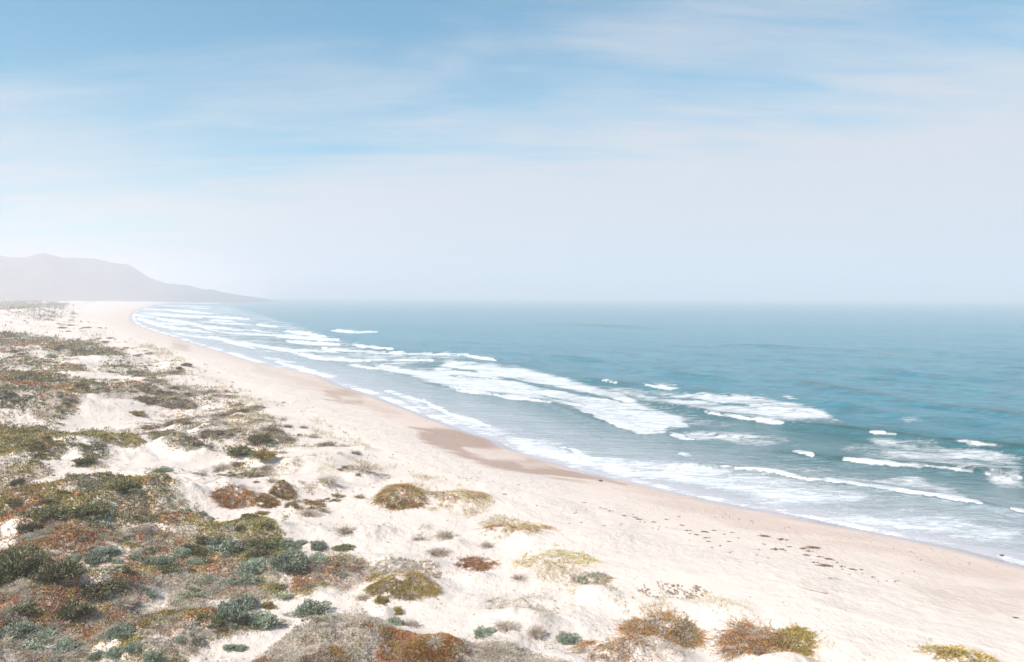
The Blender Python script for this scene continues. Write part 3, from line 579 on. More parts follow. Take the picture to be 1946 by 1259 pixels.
def grey_bush(seed, kind='grey'):
    V1, F1, C1 = twiggy('twig', seed, 60)
    n = 2600; r_ = np.random.default_rng(seed); d = r_.normal(0, 1, (n, 3)); d[:, 2] = np.abs(d[:, 2]); d /= np.linalg.norm(d, axis=1)[:, None]
    gp = vnoise(d[:, 0] * 2.1 + seed * 3, d[:, 1] * 2.1 + d[:, 2], 190 + seed) > -.3; d = d[gp]; n = len(d); R = 1 + .5 * fbm(np.arctan2(d[:, 1], d[:, 0]) * 1.4 + seed, d[:, 2] * 2, 180 + seed, 2); Pt = d * (R * (1 - .5 * r_.random(n) ** 1.6))[:, None] * np.array([1, 1, .55])
    cc = pick(kind, n, clump=vnoise(Pt[:, 0] * 4, Pt[:, 1] * 4, seed)); V2, F2, C2 = blades(Pt, d + np.array([0, 0, .3]), .15, .028, .6, cc)
    me = np_mesh(kind + '_twigs', np.concatenate([V1, V2]), np.concatenate([F1, F2 + len(V1)]), False, np.concatenate([C1, C2])); me.materials.append(mv); return me
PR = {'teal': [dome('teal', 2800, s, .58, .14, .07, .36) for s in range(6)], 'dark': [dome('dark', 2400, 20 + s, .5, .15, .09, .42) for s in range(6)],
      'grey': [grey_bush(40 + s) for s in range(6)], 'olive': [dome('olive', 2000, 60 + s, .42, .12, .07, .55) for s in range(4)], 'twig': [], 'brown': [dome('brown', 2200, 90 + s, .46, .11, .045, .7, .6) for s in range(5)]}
for s in range(4):
    V, Fc, Cc = twiggy('twig', 80 + s, 55, .6); me = np_mesh('twigs', V, Fc, False, Cc); me.materials.append(mv); PR['twig'].append(me)
KN = {'brown': ('brown_shrub', 'shrub'), 'teal': ('blue_green_shrub', 'shrub'), 'dark': ('dark_green_shrub', 'shrub'), 'grey': ('grey_shrub', 'shrub'), 'olive': ('olive_shrub', 'shrub'), 'twig': ('dead_shrub', 'dead shrub')}
def slopes(x, y):
    e = .6; a = H(x + e, y, .3)[0] - H(x - e, y, .3)[0]; b2 = H(x, y + e, .3)[0] - H(x, y - e, .3)[0]; return a / (2 * e), b2 / (2 * e)
hand = [  # kind, px, foot py, width px, height factor, label
 ('teal',33,1217,62,1,'large rounded blue-green shrub at the left edge, nearest the bottom corner'),('teal',129,1243,50,1,'round blue-green shrub in the bottom left corner, standing alone on grey scrub'),('teal',222,1250,36,.9,'low blue-green shrub at the bottom edge, left one of a touching pair'),
 ('teal',256,1244,30,1,'small bluish shrub touching its larger left neighbour near the bottom edge'),('teal',228,1210,48,.9,'ragged pale green shrub at the foot of the big brown mound, left side'),('teal',187,1254,30,.9,'small dusty green shrub at the bottom edge between two larger ones'),
 ('teal',291,1262,34,1,'blue-green shrub cut off by the bottom edge, left of the sand path'),('teal',436,1184,64,1.25,'big grey-blue shrub with deep shadows on the right flank of the brown mound'),('teal',464,1160,56,.9,'green shrub directly behind the big grey-blue shrub'),
 ('teal',494,1192,60,.85,'silvery lower lobe shrub stretching right from the big grey-blue shrub'),('teal',591,1172,68,.95,'large oval blue-green shrub on bare sand above the curving sand path'),('teal',544,1140,22,1,'small vivid green shrub alone on sand, above left of the oval shrub'),
 ('olive',508,1158,27,1.3,'small olive upright shrub right of the big grey-blue shrub'),('teal',437,1237,24,.8,'tiny green shrub on sand beside the path, left one of two'),('teal',457,1238,24,.8,'tiny green shrub on sand beside the path, right one of two'),
 ('teal',384,1136,32,.8,'low blue-green shrub at the edge of the sandy hollow, right one of two'),('teal',353,1138,34,.8,'low blue-green shrub at the edge of the sandy hollow, left one of two'),('teal',288,1136,22,1,'small green shrub on sand in the middle of the lower left scrub'),
 ('teal',478,1092,50,1,'pale green shrub on the lower slope of the shrubby hollow, above a bluish one'),('teal',476,1112,48,.8,'bluish shrub beside an orange patch in the shrubby hollow'),('teal',434,1116,38,.8,'dull green shrub left of the bluish one at the edge of the sand'),
 ('teal',396,1108,28,.9,'small round green shrub with grey scrub all round it'),('teal',548,1088,70,1,'wide bright green shrub spreading on the sand, centre of the lower left'),('teal',600,1072,44,1.1,'green shrub growing behind the wide bright green one'),('teal',604,1046,32,1.1,'upright green shrub at the top of the green clump beside the sand'),
 ('dark',493,1044,48,.95,'dark blue-green shrub below the olive mound, upper one of a pair'),('dark',493,1062,40,.9,'dark blue-green shrub below the olive mound, lower one of a pair'),('teal',494,1078,46,.8,'muted green shrub under the pair of dark ones'),
 ('teal',441,1052,50,.95,'broad rounded green shrub on the olive slope, largest of its row'),('teal',406,1036,28,1.1,'rounded green shrub second in the row along the olive slope'),('dark',384,1034,27,1.1,'dark rounded shrub at the left end of the row along the olive slope'),('teal',405,1046,24,.7,'little green shrub just below the row on the olive slope'),
 ('teal',540,1042,40,.8,'pale bluish shrub at the right end of the olive mound'),('teal',572,1036,28,.6,'thin pale green shrub trailing towards the bare sand'),('teal',348,1060,34,1.1,'blue-green shrub alone among the grey brush, mid left'),('teal',368,1074,30,.9,'greyish green shrub below the one among grey brush'),
 ('teal',316,1078,40,1,'dense green shrub at the centre of the grey brush'),('teal',287,1074,34,.8,'pale loose green shrub touching the dense one on its left'),('teal',257,1066,28,1,'compact blue-green shrub beside the sandy gap'),('teal',199,1058,44,.8,'wide blue-green shrub at the foot of the rusty mound'),
 ('teal',184,1072,46,1,'bluish grey shrub with a dark left side below the rusty mound'),('teal',140,1066,26,.8,'small pale green shrub left below the rusty mound'),('teal',220,1070,22,.8,'tiny green shrub between the blue-grey one and the sandy gap'),('teal',382,980,20,.9,'small round blue-green shrub on bare sand, right of the olive ridge end'),
 ('teal',399,988,14,.8,'very small grey-green shrub just right below the round one on bare sand'),('teal',356,971,11,.8,'tiny green tuft on sand at the tip of the ridge, upper one'),('teal',347,977,13,.8,'tiny green tuft on sand at the tip of the ridge, lower one'),('teal',307,898,30,.75,'pale blue-green shrub on open sand behind the long ridge'),
 ('dark',458,868,40,1,'dark green shrub on the left side of a sand hummock, middle distance'),('dark',60,1014,40,1.2,'dark green bushy shrub left of the rusty mound'),('dark',232,944,46,.8,'dark green shrub along the crest of the long ridge'),('teal',262,940,40,.8,'grey-blue shrub near the end of the ridge crest'),
 ('dark',100,985,52,.8,'dark flat shrub on the face of the long ridge, left one of two'),('dark',168,988,56,.8,'dark flat shrub on the face of the long ridge, right one of two'),('dark',160,886,40,.7,'dark green shrub at the edge of the flat sand corridor'),('dark',38,926,34,.8,'dark shrub near the left edge above the long ridge'),
 ('dark',28,1105,76,1,'very large dark evergreen shrub at the left edge'),('dark',70,1092,44,1,'dark evergreen shrub joined to the very large one at the left edge'),('dark',113,1112,62,.95,'large dark spreading shrub on the left mound, right of the very large one'),('dark',143,1178,58,1,'large dark green shrub low on the left mound with sunlit top'),
 ('dark',50,1172,44,.8,'low dark shrub above an orange patch near the left edge'),('dark',178,1135,56,.7,'dark spreading shrub beside the bleached branch'),('dark',230,1088,28,.8,'small dark shrub on the sandy track of the lower left'),('dark',287,1050,28,.8,'small dark green shrub among grey brush above the compact one'),
 ('dark',226,1120,26,.9,'small dark shrub at the right shoulder of the left mound'),('teal',1076,1224,50,.75,'blue-green dome shrub on orange ground cover, bottom centre'),('grey',962,1200,44,1.1,'dark grey bushy shrub standing on the sand edge, bottom centre'),('grey',1019,1214,42,1,'pale grey round shrub right of the dark grey one'),
 ('teal',922,1210,48,.8,'pale green-grey shrub left of the dark grey one, bottom centre'),('teal',747,1186,34,.9,'grey-green shrub behind the orange patch, bottom centre'),('grey',777,1191,40,.8,'dark grey twiggy shrub between the olive knob and the orange patch'),('olive',755,1168,26,1,'small olive-dark shrub on sand above the grey-green one'),
 ('olive',727,1147,34,1,'round yellow-brown cushion shrub alone on sand'),('grey',830,1058,52,.6,'flat grey cushion shrub on open sand, centre'),('grey',827,1234,38,1,'pale grey shrub growing in the orange patch'),('olive',865,1249,15,1,'tiny dark green shrub on the bottom sand, right of the orange patch'),
 ('grey',690,898,60,.7,'grey-brown sparse shrub on a low hummock before the beach, mid picture'),('grey',622,927,38,1,'brown-grey pointed shrub alone on smooth sand, centre left'),('twig',517,920,30,1,'small grey windblown shrub on smooth sand with a trailing branch'),('twig',385,905,30,1,'twisted dead shrub on smooth sand, left of two others'),
 ('grey',424,893,32,.9,'grey ragged shrub in the middle of three on smooth sand'),('twig',459,910,18,1,'small dark stub of a dead shrub, right of three on smooth sand'),('grey',508,896,38,.7,'grey trailing brush under the olive hummock, middle distance'),('olive',502,878,50,.7,'olive-grey shrub capping a hummock, middle distance'),
 ('dark',496,842,40,1,'dark brown-green shrub on a hummock in the middle distance'),('grey',530,834,24,.9,'small grey shrub right of the dark hummock shrub'),('olive',495,978,26,.6,'flat olive cushion on sand just above the olive mound'),('grey',590,982,34,.9,'loose grey bush on sand, left one of a pair below the gold patches'),
 ('grey',612,974,26,.9,'brown-grey bush on sand, right one of a pair below the gold patches'),('grey',576,815,20,.8,'small brown bush near the beach, middle distance'),('grey',595,833,24,.7,'brownish low bush near the beach, below the small brown one'),('dark',352,696,22,.6,'dark low bush on the seaward dune edge, far'),
 ('dark',340,702,16,.6,'smaller dark bush beside the one on the far seaward dune edge'),('dark',258,712,24,.9,'dark green bush on pale sand, far left middle distance'),('teal',98,680,18,.8,'bluish round bush in the pale gap between the far scrub bands'),('dark',462,783,18,.8,'dark small bush on pale sand, upper middle distance'),
 ('olive',352,802,26,.8,'olive bush on a sand crest, left middle distance'),('olive',260,790,30,.6,'green low bush on pale sand right of the scrub band'),('grey',847,1025,44,.8,'round grey brush on sand, centre'),('twig',797,1030,36,.8,'bare brown twiggy bush left of the round grey brush'),
 ('grey',660,1015,50,.6,'brown-grey brush along a small crest, left of centre'),('dark',658,1016,14,.8,'tiny dark green bush on the small crest, left of centre'),('dark',652,1046,34,.6,'olive-dark bush on top of the mixed mound, right of the green clump'),('teal',648,1097,26,.5,'flat blue-green bush at the foot of the mixed mound'),
 ('olive',607,1113,30,.45,'flat dark olive cushion on sand below the mixed mound'),('twig',985,1105,34,.8,'small brown twiggy bush on the sand, right of centre'),('twig',783,1140,34,.9,'sand-coloured twiggy bush right of the yellow-brown cushion'),('grey',692,1142,30,.9,'pale brush just left of the yellow-brown cushion'),
 ('grey',925,1042,30,.8,'olive-grey speckled bush on sand, centre right'),('teal',562,1044,24,.7,'small sage bush between two larger green ones')]
hx, hy, hz = hit([h[1] for h in hand], [h[2] for h in hand]); sx, sy = slopes(hx, hy)
def place(kind, x, y, z, r, hf, label, group=None, cat=None):
    me = random.choice(PR[kind]); nm, ct = KN[kind]; o = link(bpy.data.objects.new(nm, me))
    o.location = (x, y, z - r * .06); o.rotation_euler = (0, 0, random.uniform(0, 6.28)); o.scale = (r, r * random.uniform(.8, 1.0), r * hf * random.uniform(.95, 1.05)); tag(o, label, cat or ct, group); return o
for h, x, y, z in zip(hand, hx, hy, hz):
    D = math.hypot(x, y); r = h[3] / 2 * D / F * .98; n = (x / D, y / D)
    place(h[0], x + n[0] * r * .6, y + n[1] * r * .6, float(H(np.array([x + n[0] * r * .6]), np.array([y + n[1] * r * .6]), .3)[0][0]), r, h[4], h[5])
# ---- the many alike shrubs of the scrub
def fill(kind, n, poly, rpx, label, group, wk, hf=.85):
    bx = [p[0] for p in poly]; by = [p[1] for p in poly]; px = rng.uniform(min(bx), max(bx), n * 6); py = rng.uniform(min(by), max(by), n * 6)
    m_ = inside(px, py, poly); x, y = P(px[m_], py[m_], 5.2); _, _, cv, Wt, _, _ = vegmap(x, y); z, ds, dt, sea, bch = H(x, y, .3)
    sc = cv + .5 * fbm(x / 4, y / 4, 200 + wk, 2) + .3 * rng.random(len(x)); sc[bch | sea] = -9; i = np.argsort(-sc)[:n]
    for k in i:
        D = math.hypot(x[k], y[k]); place(kind, x[k], y[k], z[k], random.uniform(*rpx) / 2 * D / F, hf * random.uniform(.7, 1.15), label, group)
LL = [(0,1010),(200,1010),(500,1000),(640,1060),(590,1110),(500,1130),(520,1180),(330,1259),(0,1259)]
fill('teal', 70, LL, (10, 22), 'small blue-green shrub scattered through the lower left scrub', 'small blue-green shrubs in the lower left scrub', 4)
fill('grey', 140, LL, (18, 42), 'dry grey bush in the lower left scrub', 'dry grey bushes in the lower left scrub', 2, .7)
fill('dark', 38, LL, (12, 34), 'small dark green bush in the lower left scrub', 'small dark green bushes in the lower left scrub', 3, .8)
fill('grey', 110, [(480,1259),(540,1205),(640,1170),(800,1185),(940,1200),(1100,1230),(1110,1259)], (22, 50), 'dry grey bush in the thicket along the bottom edge, right of the sand path', 'dry grey bushes along the bottom edge', 2, .65)
fill('dark', 36, [(0,935),(150,925),(290,930),(390,990),(330,1010),(0,1000)], (12, 34), 'dark low bush on the long ridge of the left foreground', 'dark low bushes on the long ridge', 3, .6)
fill('dark', 90, [(0,640),(180,650),(230,670),(150,690),(0,680)], (5, 13), 'dark bush in the far scrub band below the hills', 'dark bushes in the far scrub band', 3, .7)
fill('dark', 80, [(0,712),(150,722),(330,755),(150,785),(0,788)], (8, 20), 'dark bush in the broad middle scrub band at the left', 'dark bushes in the middle scrub band', 3, .6)
fill('olive', 60, [(0,798),(200,815),(268,845),(110,885),(0,888)], (12, 26), 'olive bush in the nearest scrub band above the sand corridor', 'olive bushes in the nearest scrub band', 1, .55)
fill('twig', 60, [(270,690),(400,715),(700,850),(660,900),(420,890),(280,800)], (10, 26), 'small brown windblown bush on the pale middle dunes', 'small brown bushes on the middle dunes', 5, .6)
fill('grey', 50, [(270,720),(380,730),(560,830),(560,880),(420,870),(280,800)], (10, 24), 'grey-brown bush on the pale middle dunes', 'grey-brown bushes on the middle dunes', 2, .6)
fill('brown', 110, [(250,690),(400,715),(520,780),(700,850),(680,915),(560,930),(420,900),(270,850)], (12, 40), 'rounded brown shrub on a hummock of the pale middle dunes', 'rounded brown shrubs on the middle dunes', 5, .75)
fill('brown', 60, [(130,590),(240,640),(330,690),(300,740),(200,650),(100,620)], (6, 14), 'brown shrub on the distant pale dunes beside the far beach', 'brown shrubs on the distant dunes', 5, .7)
fill('brown', 26, [(400,880),(700,900),(700,990),(600,1010),(420,990)], (8, 22), 'little brown shrub on the smooth sand corridor', 'little brown shrubs on the sand corridor', 5, .7)
# ---- ice plant mounds: strands that trail down over a hummock of sand
def strands(name, label, px, py, w, h, kinds, n, bias=(0, 0), cat='ice plant', ln=(.5, 1.6), leaf=.08, dens=1.0):
    X, Y, Z = (float(v[0]) for v in hit([px], [py])); D = math.hypot(X, Y); rx = w / 2 * D / F; nx, ny = X / D, Y / D
    ry = max(rx * .7, h * D / F * 1.6)
    a = rng.uniform(0, 2 * np.pi, n); rr_ = np.sqrt(rng.random(n)); lx = np.cos(a) * rr_ * rx; ly = np.sin(a) * rr_ * ry
    x = X + lx * ny + ly * nx; y = Y - lx * nx + ly * ny
    keep = vnoise(x / (rx * .35), y / (rx * .35), int(px)) > (-.9 + (1 - dens) * 1.6); x, y, a = x[keep], y[keep], a[keep]; n = len(x)
    lx, ly = lx[keep], ly[keep]
    dx = lx / rx + bias[0] + rng.normal(0, .5, n); dy = ly / ry + bias[1] - .35 + rng.normal(0, .5, n); q_ = np.hypot(dx, dy) + 1e-6; dx /= q_; dy /= q_
    wx = dx * ny + dy * nx; wy = -dx * nx + dy * ny; L = rng.uniform(*ln, n); K = 9; Vs, Fs, Cs = [], [], []; off = 0
    cl = vnoise(x / (rx * .3), y / (rx * .3), int(py)); kk = np.clip(((cl * .5 + .5) * len(kinds) + rng.normal(0, .35, n)).astype(int), 0, len(kinds) - 1)
    cc = np.stack([C[kinds[k]][rng.integers(0, 4)] for k in kk]) * rng.uniform(.8, 1.2, (n, 1))
    cur = rng.normal(0, 1.0, n); L = L * rng.uniform(.35, 1.15, n)
    for k in range(K):
        f = k / (K - 1); cx = x + wx * L * f - wy * cur * f * f * L * .5; cy = y + wy * L * f + wx * cur * f * f * L * .5
        z = H(cx, cy, .3)[0] + .03 + rng.uniform(0, .1, n) * (1 - f)
        dirv = np.stack([wx, wy, .3 + 0 * wx], -1) + rng.normal(0, .3, (n, 3))
        for j in range(2):
            V, Fc, Cc = blades(np.stack([cx, cy, z], -1) + rng.normal(0, leaf * .4, (n, 3)) * np.array([1, 1, .3]), dirv, leaf * 2.0, leaf * .6, .35, cc); Vs.append(V); Fs.append(Fc + off); Cs.append(Cc); off += len(V)
    V = np.concatenate(Vs) - np.array([X, Y, Z]); me = np_mesh(name, V, np.concatenate(Fs), False, np.concatenate(Cs)); me.materials.append(mv)
    o = link(bpy.data.objects.new(name, me)); o.location = (X, Y, Z); tag(o, label, cat)
strands('ice_plant', 'rust and olive ice plant draped over the big hummock before the beach, mid picture', 762, 938, 84, 24, ['rust','orange','olive','gold'], 900, (-.5, -.2), dens=.8)
strands('ice_plant', 'thin yellowish plant veil on the right half of the big beach-side hummock', 868, 938, 110, 20, ['straw','gold','straw','rust'], 420, (.5, 0), dens=.7)
strands('ice_plant', 'rusty orange ice plant clump on smooth sand, left of the small olive knobs', 446, 950, 70, 20, ['rust','orange','rust','twig'], 700, (0, -.4), dens=.9, ln=(.3, 1.0))
strands('ice_plant', 'olive-yellow knob of ice plant on smooth sand with dark right side', 538, 938, 38, 16, ['olive','gold','olive'], 450, (0, -.2), ln=(.2, .7))
strands('ice_plant', 'golden ice plant tongue just left below the olive-yellow knob', 508, 954, 36, 14, ['gold','orange','olive'], 360, (-.3, -.4), ln=(.3, .9), dens=.8)
strands('ice_plant', 'flat gold and brown ice plant strip right of the golden tongue', 580, 960, 66, 8, ['gold','olive','twig'], 420, (0, -.2), ln=(.2, .6), dens=.7)
strands('ice_plant', 'bright golden-yellow ice plant cushion at the centre of the foreground sand', 767, 1104, 134, 26, ['gold','olive','gold','twig','gold'], 1700, (0, -.3), ln=(.2, .7), leaf=.06, dens=.72)
strands('grey_shrub', 'grey brush rim behind the golden-yellow ice plant cushion', 770, 1084, 130, 8, ['grey','twig','grey'], 700, (0, .1), cat='shrub', ln=(.2, .6), leaf=.06)
strands('ice_plant', 'orange ice plant with pale grey cap on sand, right of centre', 905, 1072, 76, 14, ['orange','rust','grey'], 330, (.4, -.4), ln=(.3, 1.0), dens=.6)
strands('ice_plant', 'sparse rust and straw ice plant on a crest near the upper beach', 985, 1002, 120, 14, ['rust','straw','orange','straw'], 380, (.4, -.2), dens=.6)
strands('ice_plant', 'straw and green low plants in a long strip beside the upper beach', 1055, 1060, 150, 10, ['straw','straw','gold'], 330, (.5, -.1), dens=.6)
strands('ice_plant', 'bright orange ice plant mound at the bottom edge, centre', 827, 1222, 112, 40, ['orange','orange','rust','gold'], 2600, (0, -.2), ln=(.2, .6), leaf=.07)
strands('ice_plant', 'orange ice plant patch in the bottom left of centre, cut by the edge', 620, 1258, 80, 14, ['orange','gold','orange'], 1100, (0, -.2), ln=(.2, .6), leaf=.07)
strands('ice_plant', 'rusty ice plant mound with dark trailing stems, bottom right of centre', 1258, 1205, 130, 34, ['rust','twig','orange','rust'], 1500, (-.5, -.2), ln=(.4, 1.4), dens=.85)
strands('ice_plant', 'reddish stems running left down the slope of the rusty bottom mound', 1165, 1225, 120, 30, ['rust','twig','orange'], 420, (-.9, -.3), ln=(.5, 1.8), dens=.6)
strands('ice_plant', 'ice plant mound with long curved rust-brown stems at the bottom right', 1440, 1226, 110, 46, ['rust','twig','rust','orange'], 1500, (-.6, -.5), ln=(.6, 2.0), dens=.8)
strands('ice_plant', 'olive-green plant tuft on the right shoulder of the bottom right mound', 1508, 1222, 56, 34, ['olive','gold','olive'], 700, (.5, -.3), ln=(.3, .9), dens=.9)
strands('ice_plant', 'dark stems hanging from the right side of the rusty bottom mound', 1298, 1210, 40, 22, ['twig','dark','twig'], 380, (.9, -.4), ln=(.4, 1.0))
strands('grey_shrub', 'wide pale sand hummock laced with sparse grey brush, right of centre foreground', 990, 1152, 132, 34, ['grey','twig','grey','straw'], 420, (0, -.5), cat='shrub', ln=(.3, 1.0), leaf=.045, dens=.7)
strands('grey_shrub', 'pale sage-grey brush patch on a sand crest near the upper beach', 1125, 1100, 72, 18, ['teal','grey','straw'], 420, (0, -.5), cat='shrub', ln=(.3, .8), leaf=.05, dens=.7)
strands('dry_grass_clump', 'dotted olive-brown grass tussocks on a sandy rise, right foreground', 1277, 1124, 120, 24, ['straw','olive','twig','straw'], 230, (0, .3), cat='grass', ln=(.1, .3), leaf=.055, dens=.5)
strands('ice_plant', 'yellow-green grass tuft on the last dune crest at the bottom right', 1822, 1240, 110, 14, ['straw','gold','olive'], 480, (.5, -.2), cat='grass', ln=(.3, .9), dens=.7)
strands('ice_plant', 'speckled rust and grey cover on the mixed mound right of the green clump', 640, 1066, 100, 24, ['rust','grey','orange','twig'], 700, (0, -.4), ln=(.2, .7), dens=.65)
# ================================================================ kelp, driftwood, stone on the beach
mk, nt, b = mat('kelp'); c = mix(nt, noise(nt, geo(nt), 9, 3), (.09, .045, .02), (.24, .14, .07)); nt.links.new(c, b.inputs['Base Color']); b.inputs['Roughness'].default_value = .6
def kelp_mesh(seed, strands_=14):
    r_ = np.random.default_rng(seed); Vs, Fs = [], []; off = 0
    for i in range(strands_):
        a = r_.normal(0, .55) + (math.pi if r_.random() < .5 else 0); p = np.array([r_.normal(0, .3), r_.normal(0, .13)]); K = 9; pts = []; L = r_.uniform(.35, 1.0)
        for k in range(K): pts.append([*p, .03 + .05 * abs(math.sin(k * 1.3 + i)) + .08 * math.exp(-4 * (p @ p))]); a += r_.normal(0, .4); p = p + np.array([math.cos(a), math.sin(a) * .6]) * L / K
        pts = np.array(pts); w = r_.uniform(.025, .06) * np.sin(np.linspace(.5, 2.9, K)); t = np.gradient(pts, axis=0); s = np.stack([-t[:, 1], t[:, 0], 0 * w], -1); s /= np.linalg.norm(s, axis=1)[:, None]
        lft = pts + s * w[:, None]; rgt = pts - s * w[:, None]; top = pts + np.array([0, 0, .035]); bot = pts - np.array([0, 0, .04]); V = np.stack([lft, top, rgt, bot], 1).reshape(-1, 3)
        f = [[k * 4 + j, k * 4 + (j + 1) % 4, (k + 1) * 4 + (j + 1) % 4, (k + 1) * 4 + j] for k in range(K - 1) for j in range(4)]
        Vs.append(V); Fs.append(np.array(f) + off); off += len(V)
    me = np_mesh('kelp', np.concatenate(Vs), np.concatenate(Fs), True); me.materials.append(mk); return me
KM = [kelp_mesh(s) for s in range(5)]
k_px = [(1213,988,16),(1242,993,12),(1267,988,10),(1294,999,14),(1307,1009,12),(1338,1012,18),(1357,1009,10),(1392,1013,10),(1322,1017,14),(1342,1023,12),(1369,1038,8),(1453,1020,24),(1487,1027,22),(1451,1035,10),(1476,1045,22),(1526,1044,18),(1545,1042,30),(1539,1049,16),(1530,1056,18),(1558,1059,12),(1574,1064,20),(1568,1076,30),(1601,1078,12),(1618,1083,18),(1580,1100,14),(1637,1084,8),(1385,1030,9),(1376,1016,7),(1289,983,9),(1548,1070,12),(1345,1030,10),(1500,1040,10),(1590,1070,8),(1185,981,14),(1150,968,8),(1020,962,7),(959,940,10),(1160,972,12),(1140,966,9),(1110,956,8),(1206,984,12),(1930,1175,12),(1660,1098,10),(1700,1106,8),(940,690,0)]
k_px = [k for k in k_px if k[2]]
NK1 = len(k_px) + 34; NK2 = NK1 + 30
for _ in range(34):
    t_ = random.random(); k_px.append((1040 + 700 * t_ + random.gauss(0, 12), 962 + 150 * t_ + random.gauss(0, 9), random.uniform(3, 7)))
for _ in range(30):
    t_ = random.random(); k_px.append((560 + 480 * t_ + random.gauss(0, 18), 765 + 205 * t_ + random.gauss(0, 10), random.uniform(2.5, 6)))
for _ in range(24):
    t_ = random.random(); k_px.append((1340 + 560 * t_ + random.gauss(0, 12), 968 + 112 * t_ + abs(random.gauss(0, 5)), random.uniform(2.5, 4.5)))
kx, ky, kz = hit([k[0] for k in k_px], [k[1] for k in k_px])
big = {11: 'brown kelp strand with two arms on the pale upper beach, top of the right cluster', 12: 'slim brown kelp strand just right of the two-armed one', 16: 'largest dark kelp tangle on the beach, right of centre', 21: 'long reddish kelp strands at the lower side of the kelp cluster', 36: 'lone dark kelp scrap on sand above the big hummock', 41: 'dark kelp scrap at the right edge of the upper beach', 0: 'forked brown kelp piece at the left end of the beach wrack line'}
for i, (k, x, y, z) in enumerate(zip(k_px, kx, ky, kz)):
    D = math.hypot(x, y); o = link(bpy.data.objects.new('kelp_clump', KM[i % 5])); s = k[2] / 2 * D / F / .8
    o.location = (x, y, z + .01); o.rotation_euler = (0, 0, random.uniform(-.35, .1) if k[2] > 8 else random.uniform(0, 6.28)); o.scale = (s, s * 1.15, max(s * .8, .35))
    if i in big: tag(o, big[i], 'kelp')
    elif k[2] > 7: tag(o, 'brown kelp piece in the wrack line on the pale upper beach', 'kelp', 'kelp pieces in the wrack line')
    elif i < NK1: tag(o, 'tiny dark seaweed scrap on the dry right-hand beach below the kelp', 'seaweed', 'seaweed scraps on the right beach')
    elif i < NK2: tag(o, 'tiny dark scrap on the dry beach beyond the big hummock', 'seaweed', 'scraps on the farther beach')
    else: tag(o, 'tiny dark scrap close to the swash line at the right', 'seaweed', 'scraps along the swash line')
mw, nt, b = mat('bleached_wood'); c = mix(nt, noise(nt, mapping(nt, geo(nt), (1, 6, 6)), 3, 4), (.30, .24, .20), (.62, .56, .52)); nt.links.new(c, b.inputs['Base Color']); b.inputs['Roughness'].default_value = .9
def limb(pts, rad, seg=9, seed=0):
    r_ = np.random.default_rng(seed); pts = np.array(pts, float); t = np.gradient(pts, axis=0); t /= np.linalg.norm(t, axis=1)[:, None]; V = []
    for p, d, r in zip(pts, t, rad):
        a = np.cross(d, [0.1, .2, 1.]); a /= np.linalg.norm(a); bb = np.cross(d, a); th = np.linspace(0, 2 * np.pi, seg, endpoint=False)
        V.append(p + (np.cos(th)[:, None] * a + np.sin(th)[:, None] * bb) * (r * (1 + .12 * r_.normal(0, 1, seg)))[:, None])
    V = np.concatenate(V); i = np.arange(seg); f = np.concatenate([np.stack([k * seg + i, k * seg + (i + 1) % seg, (k + 1) * seg + (i + 1) % seg, (k + 1) * seg + i], -1) for k in range(len(pts) - 1)])
    n = len(V); V = np.concatenate([V, pts[[0, -1]]]); j = np.stack([i, (i + 1) % seg, np.full(seg, n), np.full(seg, n)], -1); L = (len(pts) - 1) * seg
    j2 = np.stack([L + i, L + (i + 1) % seg, np.full(seg, n + 1), np.full(seg, n + 1)], -1)
    return V, f, j[:, :3], j2[:, :3]
def limb_obj(name, pts, rad, parent=None, seed=0):
    V, f, a, b2 = limb(pts, rad, 9, seed); me = bpy.data.meshes.new(name); me.from_pydata([tuple(map(float, v)) for v in V], [], [tuple(map(int, q)) for q in f] + [tuple(map(int, q)) for q in a] + [tuple(map(int, q)) for q in b2])
    me.materials.append(mw); return link(bpy.data.objects.new(name, me), parent)
X, Y, Z = (float(v[0]) for v in hit([1553], [1125])); root = link(bpy.data.objects.new('driftwood_log', None)); root.location = (X, Y, Z); root.rotation_euler = (0, 0, -.55)
tag(root, 'bleached driftwood log lying on the dry sand between kelp and right-hand dunes', 'driftwood')
limb_obj('trunk', [(-.75, 0, .10), (-.4, .02, .12), (0, 0, .13), (.4, -.03, .12), (.72, 0, .11)], [.06, .10, .12, .12, .10], root, 1)
limb_obj('branch', [(-.6, 0, .12), (-.95, .12, .10), (-1.35, .16, .07)], [.045, .035, .015], root, 2)
X, Y, Z = (float(v[0]) for v in hit([1583], [1101])); o = limb_obj('driftwood_stick', [(-.4, 0, .04), (0, .03, .06), (.45, 0, .04)], [.03, .045, .03], None, 3); o.location = (X, Y, Z); tag(o, 'thin dark stick lying on the sand beyond the driftwood log', 'driftwood')
X, Y, Z = (float(v[0]) for v in hit([181], [1142])); root = link(bpy.data.objects.new('bleached_branch', None)); root.location = (X, Y, Z + .1); tag(root, 'bleached bare branch sticking up from the dark scrub, left mound', 'branch')
limb_obj('stem', [(0, 0, 0), (.02, 0, .3), (-.03, 0, .6), (.05, 0, .85)], [.03, .026, .02, .01], root, 4); limb_obj('twig', [(-.02, 0, .5), (-.12, 0, .72), (-.22, .02, .9)], [.016, .012, .006], root, 5)
ms, nt, b = mat('dark_stone'); b.inputs['Base Color'].default_value = (.06, .05, .05, 1); b.inputs['Roughness'].default_value = .5
